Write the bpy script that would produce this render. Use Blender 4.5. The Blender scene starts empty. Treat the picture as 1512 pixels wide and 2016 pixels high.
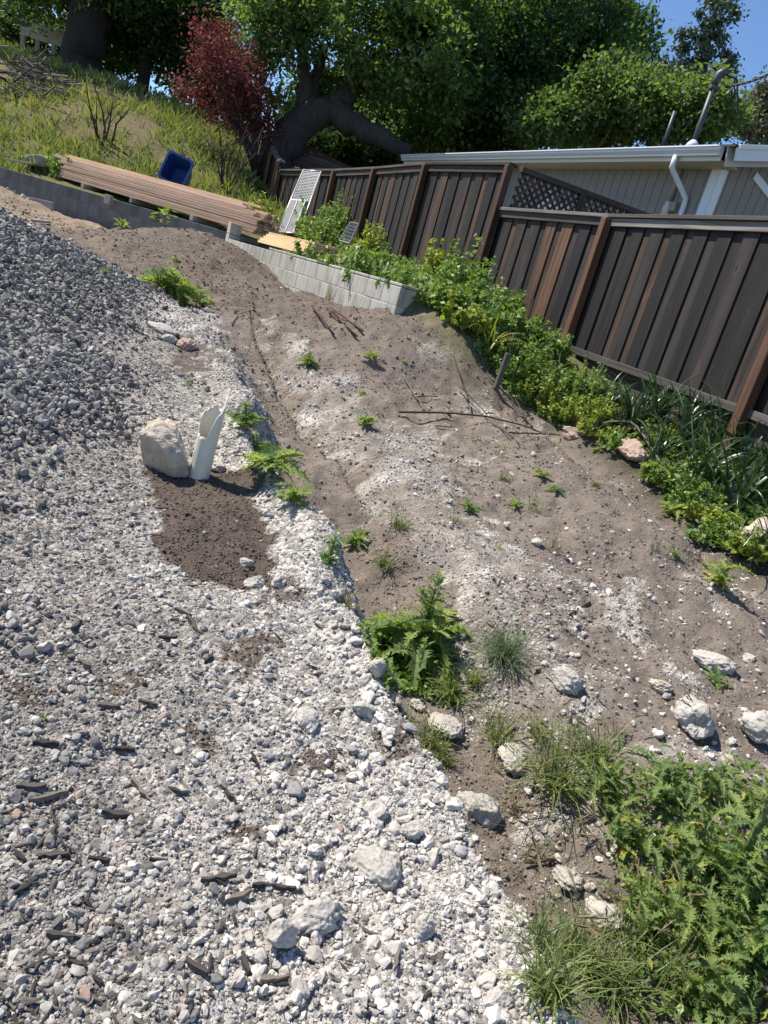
import bpy, math, random
import numpy as np
from mathutils import Vector, Matrix, Euler, Quaternion

random.seed(11)
RNG = np.random.default_rng(11)
SC = bpy.context.scene
COL = SC.collection

# ------------------------------------------------------------------ camera
F_PX, PITCH, ROLL, EYE = 1456.0, math.radians(16.5), math.radians(16.0), 1.55
cam_d = bpy.data.cameras.new('camera')
cam = bpy.data.objects.new('camera', cam_d)
COL.objects.link(cam)
SC.camera = cam
cam_d.sensor_fit = 'VERTICAL'
cam_d.sensor_height = 36.0
cam_d.sensor_width = 27.0
cam_d.lens = 26.0
cam_d.clip_start, cam_d.clip_end = 0.05, 3000.0
_R0, _U0 = Vector((1, 0, 0)), Vector((0, math.sin(PITCH), math.cos(PITCH)))
_r = _R0 * math.cos(ROLL) + _U0 * math.sin(ROLL)
_u = _U0 * math.cos(ROLL) - _R0 * math.sin(ROLL)
_b = _r.cross(_u)
_m = Matrix.Identity(4)
for _i in range(3):
    _m[_i][0], _m[_i][1], _m[_i][2] = _r[_i], _u[_i], _b[_i]
_m[0][3], _m[1][3], _m[2][3] = 0.0, 0.0, EYE
cam.matrix_world = _m

# ------------------------------------------------------------------ world, sun, exposure
SUN_AZ_VEC = Vector((-0.96, 0.27, 0)).normalized()       # towards the sun
SUN_EL = math.radians(54)
world = bpy.data.worlds.new('World')
SC.world = world
world.use_nodes = True
wn = world.node_tree
wn.nodes.clear()
w_out = wn.nodes.new('ShaderNodeOutputWorld')
w_bg = wn.nodes.new('ShaderNodeBackground')
w_sky = wn.nodes.new('ShaderNodeTexSky')
w_sky.sky_type = 'NISHITA'
w_sky.sun_disc = False
w_sky.sun_elevation = SUN_EL
w_sky.sun_rotation = math.atan2(SUN_AZ_VEC.x, SUN_AZ_VEC.y)
w_sky.air_density = 1.0
w_sky.altitude = 1500
w_sky.dust_density = 0.0
w_sky.ozone_density = 6.0
w_bg.inputs['Strength'].default_value = 0.105
wn.links.new(w_sky.outputs[0], w_bg.inputs[0])
wn.links.new(w_bg.outputs[0], w_out.inputs[0])
sun_d = bpy.data.lights.new('sun', 'SUN')
sun_d.energy = 4.6
sun_d.angle = math.radians(0.53)
sun_d.color = (1.0, 0.93, 0.82)
sun = bpy.data.objects.new('sun', sun_d)
COL.objects.link(sun)
_sd = Vector((SUN_AZ_VEC.x * math.cos(SUN_EL), SUN_AZ_VEC.y * math.cos(SUN_EL), math.sin(SUN_EL)))
sun.rotation_euler = _sd.to_track_quat('Z', 'Y').to_euler()
sun.location = _sd * 60
vs = SC.view_settings
vs.view_transform = 'Standard'
vs.look = 'None'
vs.exposure = 0.8
vs.gamma = 1.0
vs.use_curve_mapping = False

# ------------------------------------------------------------------ pixel helpers (pixels of the photograph -> directions)
_CR, _SR, _CP, _SP = math.cos(ROLL), math.sin(ROLL), math.cos(PITCH), math.sin(PITCH)

def rays(px, py):
    px, py = np.asarray(px, float), np.asarray(py, float)
    dx, dy = px - 756.0, py - 1008.0
    lx = dx * _CR + dy * _SR
    up = dx * _SR - dy * _CR
    return lx, F_PX * _CP + up * _SP, up * _CP - F_PX * _SP

def at(px, py, y):
    """world point on the pixel's ray at forward distance y"""
    a, b, c = rays(px, py)
    return Vector((float(a / b * y), float(y), float(EYE + c / b * y)))

def mpp(y):
    return y / 1500.0

# ------------------------------------------------------------------ numpy noise
def _hash(ix, iy, seed):
    h = (ix.astype(np.int64) * 374761393 + iy.astype(np.int64) * 668265263 + seed * 974634777) & 0x7fffffff
    h = (h ^ (h >> 13)) * 1274126177 & 0x7fffffff
    h = h ^ (h >> 16)
    return (h & 0xffff) / 65535.0

def vnoise(x, y, seed=0):
    x0, y0 = np.floor(x), np.floor(y)
    fx, fy = x - x0, y - y0
    fx = fx * fx * fx * (fx * (fx * 6 - 15) + 10)
    fy = fy * fy * fy * (fy * (fy * 6 - 15) + 10)
    a, b = _hash(x0, y0, seed), _hash(x0 + 1, y0, seed)
    c, d = _hash(x0, y0 + 1, seed), _hash(x0 + 1, y0 + 1, seed)
    return ((a * (1 - fx) + b * fx) * (1 - fy) + (c * (1 - fx) + d * fx) * fy) * 2 - 1

def fbm(x, y, seed=0, octs=3):
    t, a, s = 0.0, 1.0, 0.0
    for o in range(octs):
        t = t + a * vnoise(x * 2 ** o + 17.3 * o, y * 2 ** o - 9.1 * o, seed + o)
        s += a
        a *= 0.5
    return t / s

def sstep(a, b, x):
    t = np.clip((x - a) / (b - a), 0, 1)
    return t * t * (3 - 2 * t)

def pip(poly, x, y):
    inside = np.zeros(np.shape(x), bool)
    n = len(poly)
    for i in range(n):
        x1, y1 = poly[i]
        x2, y2 = poly[(i + 1) % n]
        if y1 == y2:
            continue
        c = ((y1 > y) != (y2 > y)) & (x < (x2 - x1) * (y - y1) / (y2 - y1) + x1)
        inside ^= c
    return inside

def sdist(line, x, y):
    """signed distance to a polyline (positive on its right-hand side) and the arc parameter"""
    best = np.full(np.shape(x), 1e9)
    sgn = np.ones(np.shape(x))
    arc = np.zeros(np.shape(x))
    acc = 0.0
    for i in range(len(line) - 1):
        ax, ay = line[i]
        bx, by = line[i + 1]
        dx, dy = bx - ax, by - ay
        L2 = dx * dx + dy * dy
        t = np.clip(((x - ax) * dx + (y - ay) * dy) / L2, 0, 1)
        qx, qy = x - ax - t * dx, y - ay - t * dy
        d = np.sqrt(qx * qx + qy * qy)
        m = d < best
        best = np.where(m, d, best)
        sgn = np.where(m, np.where(dx * qy - dy * qx < 0, 1.0, -1.0), sgn)
        arc = np.where(m, acc + t * math.sqrt(L2), arc)
        acc += math.sqrt(L2)
    return best * sgn, arc

# ------------------------------------------------------------------ terrain
WALL_A = np.array((-0.47, 8.0))                 # near end of the pale block wall (front face)
WALL_DIR = np.array((-0.524, 0.852))
WALL_N = np.array((0.852, 0.524))               # towards the fence
WALL_LEN = 6.75
CORNER = WALL_A + WALL_DIR * WALL_LEN
LW_DIR = np.array((-0.9945, 0.105))             # grey block wall, running left from the corner
LW_START = np.array((-3.55, 14.15))
FENCE_PTS = [(4.4, 2.7), (2.78, 6.55), (1.60, 9.2), (0.42, 11.2), (-0.82, 13.1), (-1.88, 15.2), (-2.93, 17.0), (-4.55, 18.9)]

_up_pts = np.array([
    (-.1, 8.2, 1.47), (-2, 11, 1.47), (-3.6, 13.8, 1.50), (.4, 11.2, 1.86), (-.8, 13.1, 1.95), (-1.9, 15.2, 2.08), (-2.9, 17, 2.3),
    (1.9, 8.4, 1.2), (2.9, 6.5, 1.0), (-5, 14.4, 1.62), (-9, 14.9, 1.62), (-14, 15.4, 1.66), (-6, 16, 1.80), (-9, 16.6, 1.80),
    (-6.1, 20, 3.2), (-4.7, 19.0, 2.58), (-5.15, 20.3, 2.85), (-5.7, 21.4, 3.2), (-12.8, 25, 5.1), (-15.6, 25, 5.15), (-11, 26, 5.15), (-10.3, 19, 3.15), (-8.4, 19, 3.2), (-14, 20, 3.5),
    (-18, 30, 5.3), (-10, 32, 5.1), (-4, 26, 3.5), (0, 20, 2.3), (5, 14, 1.6), (6, 30, 2.0), (-25, 20, 4.2), (-20, 45, 5.2),
    (10, 45, 1.5), (0, 45, 2.5), (25, 30, 1.2), (8, 5, .9), (-30, 60, 5), (30, 60, 1), (0, 70, 2), (-7.5, 23.5, 4.4)])

def _tps_fit(p):
    n = len(p)
    d = np.hypot(p[:, None, 0] - p[None, :, 0], p[:, None, 1] - p[None, :, 1])
    K = np.where(d > 0, d * d * np.log(d + 1e-9), 0) + np.eye(n) * 0.1
    P = np.c_[np.ones(n), p[:, :2]]
    A = np.block([[K, P], [P.T, np.zeros((3, 3))]])
    return np.linalg.solve(A, np.r_[p[:, 2], 0, 0, 0])

_tps = _tps_fit(_up_pts)

def s_up(x, y):
    x = np.clip(x, -34, 34)
    y = np.clip(y, 4, 72)
    out = _tps[-3] + _tps[-2] * x + _tps[-1] * y
    for (a, b, _), w in zip(_up_pts, _tps[:-3]):
        d2 = (x - a) ** 2 + (y - b) ** 2
        out = out + w * 0.5 * d2 * np.log(d2 + 1e-12)
    return out

def up_weight(x, y):
    rx, ry = x - WALL_A[0], y - WALL_A[1]
    t = rx * WALL_DIR[0] + ry * WALL_DIR[1]
    d = rx * WALL_N[0] + ry * WALL_N[1]
    w = np.where(t > 0, (d > 0.10) * 1.0, sstep(-1.5, 0.0, t) * sstep(0.0, 0.5, d))
    ly = LW_START[1] + (x - LW_START[0]) * LW_DIR[1] / LW_DIR[0] + 0.10
    left = (y > ly) * 1.0
    w = np.where(x < CORNER[0], left, np.where(y > 13.9, np.maximum(w, (d > 0.1)), w))
    return w

def s_low0(x, y):
    z = 0.105 * np.minimum(y, 10) + 0.02 * np.maximum(y - 10, 0)
    df, _ = sdist(FENCE_PTS, x, y)
    df = -df
    z = z + 0.33 * sstep(1.05, 0.0, df) * sstep(1.5, 4.5, y)
    return z

def s_base(x, y):
    w = up_weight(x, y)
    return s_low0(x, y) * (1 - w) + s_up(x, y) * w

_TS = np.geomspace(0.8, 70, 170)

def march(px, py, fn):
    a, b, c = rays(np.atleast_1d(px), np.atleast_1d(py))
    n = np.sqrt(a * a + b * b + c * c)
    a, b, c = a / n, b / n, c / n
    X, Y, Z = a[:, None] * _TS, b[:, None] * _TS, EYE + c[:, None] * _TS
    below = Z < fn(X.ravel(), Y.ravel()).reshape(X.shape)
    k = np.argmax(below, axis=1)
    k = np.where(below.any(axis=1), np.maximum(k, 1), len(_TS) - 1)
    lo, hi = _TS[k - 1], _TS[k]
    for _ in range(12):
        m = (lo + hi) / 2
        bl = EYE + c * m < fn(a * m, b * m)
        hi = np.where(bl, m, hi)
        lo = np.where(bl, lo, m)
    return np.c_[a * hi, b * hi, EYE + c * hi]

def poly0(pts):
    p = np.array(pts, float)
    return [tuple(q[:2]) for q in march(p[:, 0], p[:, 1], s_low0)]

EDGE = poly0([(1110, 2016), (1060, 1880), (1000, 1760), (930, 1650), (855, 1560), (815, 1470), (765, 1395), (745, 1330), (692, 1230),
              (650, 1180), (612, 1110), (590, 1050), (540, 990), (492, 930), (463, 860), (450, 790), (425, 720), (395, 675), (360, 640)])
EDGE = [(EDGE[0][0] + 0.55, -1.2), (EDGE[0][0] + 0.16, 0.6)] + EDGE
CRACK = poly0([(476, 636), (520, 690), (565, 745), (622, 820), (690, 872), (760, 935), (815, 1000)])
SOIL = poly0([(283, 950), (330, 930), (420, 932), (492, 980), (530, 1040), (548, 1100), (505, 1165), (440, 1168), (370, 1152), (312, 1100), (290, 1020)])
BAND = poly0([(480, 635), (520, 640), (590, 700), (690, 750), (790, 810), (900, 860), (950, 885), (905, 960), (1000, 1000), (1095, 1080), (1190, 1190),
              (1210, 1290), (1120, 1330), (1010, 1290), (940, 1170), (880, 1060), (790, 965), (700, 870), (620, 800), (560, 735)])
PALE_R = [poly0(p) for p in (
    [(1150, 1120), (1230, 1080), (1290, 1110), (1280, 1160), (1200, 1180)],
    [(1000, 1330), (1120, 1290), (1190, 1300), (1260, 1390), (1190, 1440), (1080, 1440)],
    [(1250, 1400), (1420, 1370), (1512, 1400), (1512, 1480), (1330, 1490), (1200, 1470)],
    [(1200, 880), (1260, 920), (1310, 1000), (1360, 1040), (1330, 1050), (1260, 970)],
    [(940, 790), (1000, 780), (1060, 850), (980, 850)],
    [(860, 820), (960, 850), (930, 900), (870, 880)],
    [(1340, 1260), (1460, 1270), (1450, 1330), (1360, 1330)],
    [(1380, 1110), (1512, 1110), (1512, 1140), (1400, 1135)],
    [(800, 1370), (930, 1400), (900, 1440), (820, 1420)],
    [(1010, 1440), (1150, 1480), (1100, 1520), (980, 1500)],
    [(1050, 1640), (1200, 1700), (1230, 1800), (1100, 1800)],
    [(320, 630), (400, 670), (440, 760), (390, 770), (330, 700)],
    [(780, 690), (850, 700), (930, 760), (900, 790), (830, 750)])]
BROWN_L = [poly0(p) for p in (
    [(330, 1420), (400, 1410), (430, 1460), (380, 1490), (330, 1470)],
    [(570, 1470), (640, 1460), (660, 1520), (600, 1545)],
    [(470, 1620), (540, 1615), (560, 1670), (510, 1680)],
    [(440, 1250), (520, 1230), (500, 1290), (420, 1310)],
    [(690, 1440), (760, 1450), (790, 1490), (720, 1510)],
    [(500, 1100), (540, 1180), (470, 1200)],
    [(820, 1890), (890, 1880), (880, 1930)],
    [(200, 1330), (290, 1320), (260, 1360)],
    [(310, 660), (390, 690), (420, 770), (350, 770), (300, 720)],
    [(90, 1360), (150, 1350), (130, 1400)])]
_c = lambda px, py: march(px, py, s_low0)[0]
MOUNDS = [  # centre x, y, radius x, radius y, height
    (-0.25, 7.75, 0.75, 0.7, 0.34), (*_c(780, 700)[:2], 0.7, 0.7, 0.12), (*_c(1120, 935)[:2], 0.8, 0.7, 0.20), (*_c(1330, 1060)[:2], 0.6, 0.5, 0.16),
    (-3.75, 11.4, 1.3, 1.2, 0.46), (-7.7, 12.3, 1.2, 0.8, 0.30), (*_c(420, 1050)[:2], 0.30, 0.28, 0.05), (*_c(690, 1150)[:2], 0.3, 0.3, -0.03),
    (-1.5, 9.0, 0.9, 0.9, 0.22), (-0.95, 8.3, 0.7, 0.6, 0.14)]
HEAP_C = (-4.25, 5.6)

def heap_h(x, y):
    dx, dy = x - HEAP_C[0], y - HEAP_C[1]
    ang = np.arctan2(dy, dx)
    r = np.sqrt((dx / 1.0) ** 2 + (dy / np.where(dy > 0, 1.12, 1.5)) ** 2) * (1 + 0.06 * np.sin(3 * ang + 1) + 0.04 * np.sin(7 * ang))
    h = 1.00 - 0.445 * np.sqrt(r * r + 0.18)
    d2 = np.sqrt((x + 3.35) ** 2 + ((y - 3.5) / 1.25) ** 2 + 0.1)
    h = np.maximum(h, 0.76 - 0.41 * d2)
    soft = 0.16
    return soft * np.log1p(np.exp(np.clip(h / soft, -30, 30)))

def edge_wob(x, y):
    return 0.085 * fbm(x * 0.5 + 7, y * 3.0, 3, 2) + 0.05 * fbm(x * 4, y * 8, 5, 2)

def height(x, y):
    x, y = np.asarray(x, float), np.asarray(y, float)
    w = up_weight(x, y)
    s, arc = sdist(EDGE, x + edge_wob(x, y), y)
    D = 0.54 * (1 - 0.25 * sstep(2.5, 4.5, y)) * (1 - sstep(5.5, 8.0, y))
    z = s_low0(x, y)
    bw = 0.075 + 0.36 * sstep(2.3, 3.0, y)
    z = z - D * sstep(0.0, 1.0, s / bw) * (1 - 0.6 * sstep(0.55, 1.2, s))
    z = z + (0.035 + 0.085 * sstep(2.4, 3.2, y) * sstep(5.5, 4.5, y)) * np.exp(-((s + 0.02) / 0.14) ** 2) * sstep(8, 6, y)
    c, carc = sdist(CRACK, x + 0.03 * fbm(x * 6, y * 6, 8, 3), y)
    L = 3.9
    taper = sstep(0, 0.3, carc) * sstep(L, L - 0.8, carc)
    z = z + taper * 0.20 * sstep(-0.01, 0.05, c) * (1 - sstep(0.2, 0.8, c)) - 0.15 * taper * sstep(-0.15, 0.25, fbm(carc * 2.3, carc * 0, 9, 2)) * np.exp(-((c + 0.045) / 0.045) ** 2)
    for mx, my, rx, ry, h in MOUNDS:
        q = ((x - mx) / rx) ** 2 + ((y - my) / ry) ** 2
        z = z + h * np.exp(-q * 1.2)
    hh = heap_h(x, y)
    z = z + hh
    df, _ = sdist(FENCE_PTS, x, y)
    z = z - 0.12 * np.exp(-((-df - 1.05) / 0.35) ** 2) * sstep(3.0, 4.5, y) * sstep(8.6, 7.6, y)
    near = sstep(16, 8, y)
    z = z + (0.035 * fbm(x * 1.6, y * 1.6, 21, 3) + 0.018 * fbm(x * 6, y * 6, 31, 3)) * sstep(0, 1, y + 1)
    rgt = sstep(0.1, 0.3, s)
    z = z + (0.010 + 0.012 * rgt * sstep(-0.2, 0.4, fbm(x * 1.9, y * 1.9, 43, 2))) * near * fbm(x * 22, y * 22, 41, 3) + 0.065 * rgt * near * np.abs(fbm(x * 3.1, y * 3.1, 44, 3)) + 0.02 * sstep(0.15, 0.6, hh) * fbm(x * 5, y * 5, 51, 2)
    zu = s_up(x, y) + 0.05 * fbm(x * 1.1, y * 1.1, 61, 3)
    z = z + 0.05 * sstep(5, 8, y) * sstep(20, 14, y) * fbm(x * 5, y * 5, 45, 3) * sstep(0.02, -0.02, hh - 0.1)
    return z * (1 - w) + zu * w

def hits(px, py):
    return march(px, py, height)

def hit(px, py):
    return Vector(march(px, py, height)[0])

def hz(x, y):
    return float(height(np.array([float(x)]), np.array([float(y)]))[0])

def zones(x, y):
    """weights of the ground covers at x, y"""
    jag = 0.05 + 0.022 * np.clip(y, 0, 8)
    wx = x + 1.6 * jag * fbm(x * 3, y * 3, 71, 2) + jag * fbm(x * 17, y * 17, 77, 3)
    wy = y + 1.6 * jag * fbm(x * 3 + 50, y * 3, 72, 2) + jag * fbm(x * 17 + 5, y * 17, 78, 3)
    s, _ = sdist(EDGE, x + edge_wob(x, y), y)
    up = up_weight(x, y)
    heap = sstep(0.05, 0.40, heap_h(x, y) + 0.10 * fbm(x * 2, y * 2, 73, 2)) * (1 - up)
    soil = pip(SOIL, x + (wx - x) * 0.4, y + (wy - y) * 0.4) * 1.0
    for p in BROWN_L:
        soil = np.maximum(soil, 0.75 * pip(p, wx, wy))
    band = pip(BAND, wx, wy) * 1.0
    for p in PALE_R:
        band = np.maximum(band, 0.95 * pip(p, x + (wx - x) * 1.7, y + (wy - y) * 1.7) * sstep(-0.25, 0.25, fbm(x * 5.5, y * 5.5, 80, 3)))
    band = band * (0.35 + 0.65 * sstep(-0.45, 0.25, fbm(x * 4.5, y * 4.5, 79, 3)))
    left = (s < 0.03 + (0.26 + 0.08 * fbm(x * 7, y * 7, 83, 2)) * sstep(2.3, 3.0, y)) & (y < 7.6)
    gravel = left * (1 - soil) * (1 - heap)
    far = sstep(6.6, 8.2, y + 0.5 * fbm(x, y, 75, 2)) * (1 - up)
    gravel = gravel * (1 - far)
    dirt = np.clip(1 - gravel - heap - band, 0, 1) * (1 - up) * (1 - soil)
    pale = np.clip(0.12 + 0.85 * sstep(-0.95, -0.15, s) + 0.5 * fbm(x * 1.5, y * 1.5, 76, 3) - 0.35 * sstep(2.5, 5, y), 0, 1)
    return dict(heap=heap, soil=soil * (1 - up), band=band * (1 - up), gravel=gravel, dirt=dirt, far=far, up=up, pale=pale, s=s)

# ------------------------------------------------------------------ object helpers
ORIG = {}

def link(o, parent=None, loc=None):
    COL.objects.link(o)
    if parent is not None:
        o.parent = parent
    if loc is not None:
        p = ORIG.get(parent.name, Vector((0, 0, 0))) if parent is not None else Vector((0, 0, 0))
        o.location = Vector(loc) - p
        ORIG[o.name] = Vector(loc)
    else:
        ORIG[o.name] = ORIG.get(parent.name, Vector((0, 0, 0))) if parent is not None else Vector((0, 0, 0))
    return o

def tag(o, label=None, cat=None, group=None, kind=None):
    if label: o['label'] = label
    if cat: o['category'] = cat
    if group: o['group'] = group
    if kind: o['kind'] = kind
    return o

def thing(name, label, cat, loc, group=None):
    o = bpy.data.objects.new(name, None)
    o.empty_display_size = 0.1
    link(o, None, loc)
    return tag(o, label, cat, group)

def np_mesh(name, V, faces, mats, smooth=False, cols=None, fm=None):
    """V (n,3); faces: (m,k) array or list of such arrays"""
    if isinstance(faces, np.ndarray):
        faces = [faces]
    me = bpy.data.meshes.new(name)
    V = np.ascontiguousarray(V, np.float32)
    me.vertices.add(len(V))
    me.vertices.foreach_set('co', V.ravel())
    nl = sum(f.size for f in faces)
    npoly = sum(len(f) for f in faces)
    me.loops.add(nl)
    me.loops.foreach_set('vertex_index', np.concatenate([f.ravel() for f in faces]).astype(np.int32))
    me.polygons.add(npoly)
    cnt = np.concatenate([np.full(len(f), f.shape[1]) for f in faces])
    me.polygons.foreach_set('loop_start', np.r_[0, np.cumsum(cnt)[:-1]].astype(np.int32))
    if fm is not None:
        me.polygons.foreach_set('material_index', np.asarray(fm, np.int32))
    if smooth:
        me.polygons.foreach_set('use_smooth', np.ones(npoly, bool))
    if cols is not None:
        a = me.color_attributes.new('col', 'FLOAT_COLOR', 'POINT')
        c = np.ones((len(V), 4), np.float32)
        c[:, :cols.shape[1]] = cols
        a.data.foreach_set('color', c.ravel())
    for m in (mats if isinstance(mats, (list, tuple)) else [mats]):
        me.materials.append(m)
    me.update(calc_edges=True)
    return me

class MB:
    """collects boxes, tubes and sheets in world space; build() links them as one mesh object"""
    def __init__(s):
        s.v, s.f, s.c = [], [], []
    def add(s, vs, fs):
        o = len(s.v)
        s.v += [tuple(v) for v in vs]
        s.f += [tuple(i + o for i in f) for f in fs]
    def box(s, c, size, rot=None, ch=0.0):
        vs, fs = box_geo(size, ch)
        R = rot or Matrix.Identity(3)
        s.add([R @ Vector(v) + Vector(c) for v in vs], fs)
        return s
    def tube(s, pts, rad, n=8, cap=True):
        pts = [Vector(p) for p in pts]
        if not isinstance(rad, (list, tuple)):
            rad = [rad] * len(pts)
        o = len(s.v)
        t0 = (pts[1] - pts[0]).normalized()
        nrm = t0.orthogonal().normalized()
        for i, p in enumerate(pts):
            t = (pts[min(i + 1, len(pts) - 1)] - pts[max(i - 1, 0)]).normalized()
            nrm = (nrm - t * nrm.dot(t))
            nrm = nrm.normalized() if nrm.length > 1e-6 else t.orthogonal().normalized()
            b = t.cross(nrm)
            for k in range(n):
                a = 2 * math.pi * k / n
                s.v.append(tuple(p + (nrm * math.cos(a) + b * math.sin(a)) * rad[i]))
        for i in range(len(pts) - 1):
            for k in range(n):
                k2 = (k + 1) % n
                s.f.append((o + i * n + k, o + i * n + k2, o + (i + 1) * n + k2, o + (i + 1) * n + k))
        if cap:
            s.f.append(tuple(o + k for k in range(n))[::-1])
            e = o + (len(pts) - 1) * n
            s.f.append(tuple(e + k for k in range(n)))
        return s
    def sheet(s, a, b, c, d):
        s.add([a, b, c, d], [(0, 1, 2, 3)])
        return s
    def build(s, name, mat, parent=None, smooth=False, loc=None):
        org = Vector(loc) if loc is not None else (ORIG[parent.name] if parent is not None else Vector((0, 0, 0)))
        me = bpy.data.meshes.new(name)
        me.from_pydata([tuple(Vector(v) - org) for v in s.v], [], s.f)
        if smooth:
            me.polygons.foreach_set('use_smooth', np.ones(len(me.polygons), bool))
        me.materials.append(mat)
        o = bpy.data.objects.new(name, me)
        return link(o, parent, org)

def box_geo(size, ch=0.0):
    hx, hy, hz_ = size[0] / 2, size[1] / 2, size[2] / 2
    if ch <= 0:
        vs = [(x * hx, y * hy, z * hz_) for x in (-1, 1) for y in (-1, 1) for z in (-1, 1)]
        fs = [(0, 1, 3, 2), (4, 6, 7, 5), (0, 4, 5, 1), (2, 3, 7, 6), (0, 2, 6, 4), (1, 5, 7, 3)]
        return vs, fs
    ch = min(ch, hx * .8, hy * .8, hz_ * .8)
    vs, ix = [], {}
    for x in (-1, 1):
        for y in (-1, 1):
            for z in (-1, 1):
                for ax in range(3):
                    p = [x * hx, y * hy, z * hz_]
                    for k in range(3):
                        if k != ax:
                            p[k] -= (x, y, z)[k] * ch
                    ix[(x, y, z, ax)] = len(vs)
                    vs.append(tuple(p))
    fs = []
    for ax in range(3):
        o1, o2 = (ax + 1) % 3, (ax + 2) % 3
        for s in (-1, 1):
            q = []
            for a, b in ((-1, -1), (1, -1), (1, 1), (-1, 1)):
                k = [0, 0, 0]
                k[ax], k[o1], k[o2] = s, a, b
                q.append(ix[(*k, ax)])
            fs.append(tuple(q if s > 0 else q[::-1]))
        for a in (-1, 1):                     # edges parallel to ax
            for b in (-1, 1):
                k1, k2 = [0, 0, 0], [0, 0, 0]
                k1[ax], k2[ax] = -1, 1
                for k in (k1, k2):
                    k[o1], k[o2] = a, b
                q = [ix[(*k1, o1)], ix[(*k2, o1)], ix[(*k2, o2)], ix[(*k1, o2)]]
                fs.append(tuple(q if a * b < 0 else q[::-1]))
    for x in (-1, 1):
        for y in (-1, 1):
            for z in (-1, 1):
                q = [ix[(x, y, z, a)] for a in range(3)]
                fs.append(tuple(q if x * y * z > 0 else q[::-1]))
    return vs, fs

_boxc = {}

def piece(name, size, mat, loc, rot=None, parent=None, ch=0.0):
    """a box-like piece; alike pieces share mesh data"""
    key = (name, tuple(round(v, 3) for v in size), mat.name, round(ch, 4))
    if key not in _boxc:
        vs, fs = box_geo(size, ch)
        me = bpy.data.meshes.new(name)
        me.from_pydata(vs, [], fs)
        me.materials.append(mat)
        _boxc[key] = me
    o = bpy.data.objects.new(name, _boxc[key])
    link(o, parent, loc)
    if rot is not None:
        o.rotation_euler = rot.to_euler() if isinstance(rot, (Matrix, Quaternion)) else rot
    return o

def frame3(xdir, up=Vector((0, 0, 1))):
    """rotation whose local X runs along xdir, local Z as near up as possible"""
    x = Vector(xdir).normalized()
    y = up.cross(x).normalized()
    z = x.cross(y)
    return Matrix((x, y, z)).transposed()

# ------------------------------------------------------------------ materials
def new_mat(name):
    m = bpy.data.materials.new(name)
    m.use_nodes = True
    nt = m.node_tree
    b = nt.nodes['Principled BSDF']
    return m, nt, b

def nd(nt, t, **kw):
    n = nt.nodes.new(t)
    for k, v in kw.items():
        if k.startswith('i_'):
            n.inputs[int(k[2:]) if k[2:].isdigit() else k[2:]].default_value = v
        else:
            setattr(n, k, v)
    return n

def ramp(nt, stops):
    r = nt.nodes.new('ShaderNodeValToRGB')
    e = r.color_ramp.elements
    while len(e) < len(stops):
        e.new(0.5)
    for k, (p, c) in zip(e, stops):
        k.position = p
        k.color = (*c, 1) if len(c) == 3 else c
    return r

def mixc(nt, a, b, fac, mode='MIX'):
    n = nt.nodes.new('ShaderNodeMix')
    n.data_type = 'RGBA'
    n.blend_type = mode
    for sock, v in ((n.inputs[0], fac), (n.inputs[6], a), (n.inputs[7], b)):
        if hasattr(v, 'is_linked') or hasattr(v, 'links'):
            nt.links.new(v, sock)
        elif isinstance(v, (int, float)):
            sock.default_value = v
        else:
            sock.default_value = (*v, 1)
    return n.outputs[2]

def bump(nt, b, h, strength, dist, prev=None):
    n = nd(nt, 'ShaderNodeBump')
    n.inputs['Strength'].default_value = strength
    n.inputs['Distance'].default_value = dist
    nt.links.new(h, n.inputs['Height'])
    if prev is not None:
        nt.links.new(prev, n.inputs['Normal'])
    nt.links.new(n.outputs[0], b.inputs['Normal'])
    return n.outputs[0]

def mat_rand(name, stops, rough=0.9, nscale=30.0, namt=0.35, bstr=0.4, bdist=0.004, coord='Object', spec=0.3):
    """colour picked per object (or per instance) from stops, mottled by noise, with fine relief"""
    m, nt, b = new_mat(name)
    oi = nd(nt, 'ShaderNodeObjectInfo')
    r = ramp(nt, stops)
    nt.links.new(oi.outputs['Random'], r.inputs[0])
    tc = nd(nt, 'ShaderNodeTexCoord')
    nz = nd(nt, 'ShaderNodeTexNoise', i_Scale=nscale, i_Detail=5.0, i_Roughness=0.65)
    nt.links.new(tc.outputs[coord], nz.inputs['Vector'])
    rr = ramp(nt, [(0.25, (1 - namt,) * 3), (0.75, (1 + namt * .6,) * 3)])
    nt.links.new(nz.outputs['Fac'], rr.inputs[0])
    c = mixc(nt, r.outputs[0], rr.outputs[0], 1.0, 'MULTIPLY')
    nt.links.new(c, b.inputs['Base Color'])
    b.inputs['Roughness'].default_value = rough
    b.inputs['Specular IOR Level'].default_value = spec
    if bstr:
        bump(nt, b, nz.outputs['Fac'], bstr, bdist)
    return m

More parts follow.
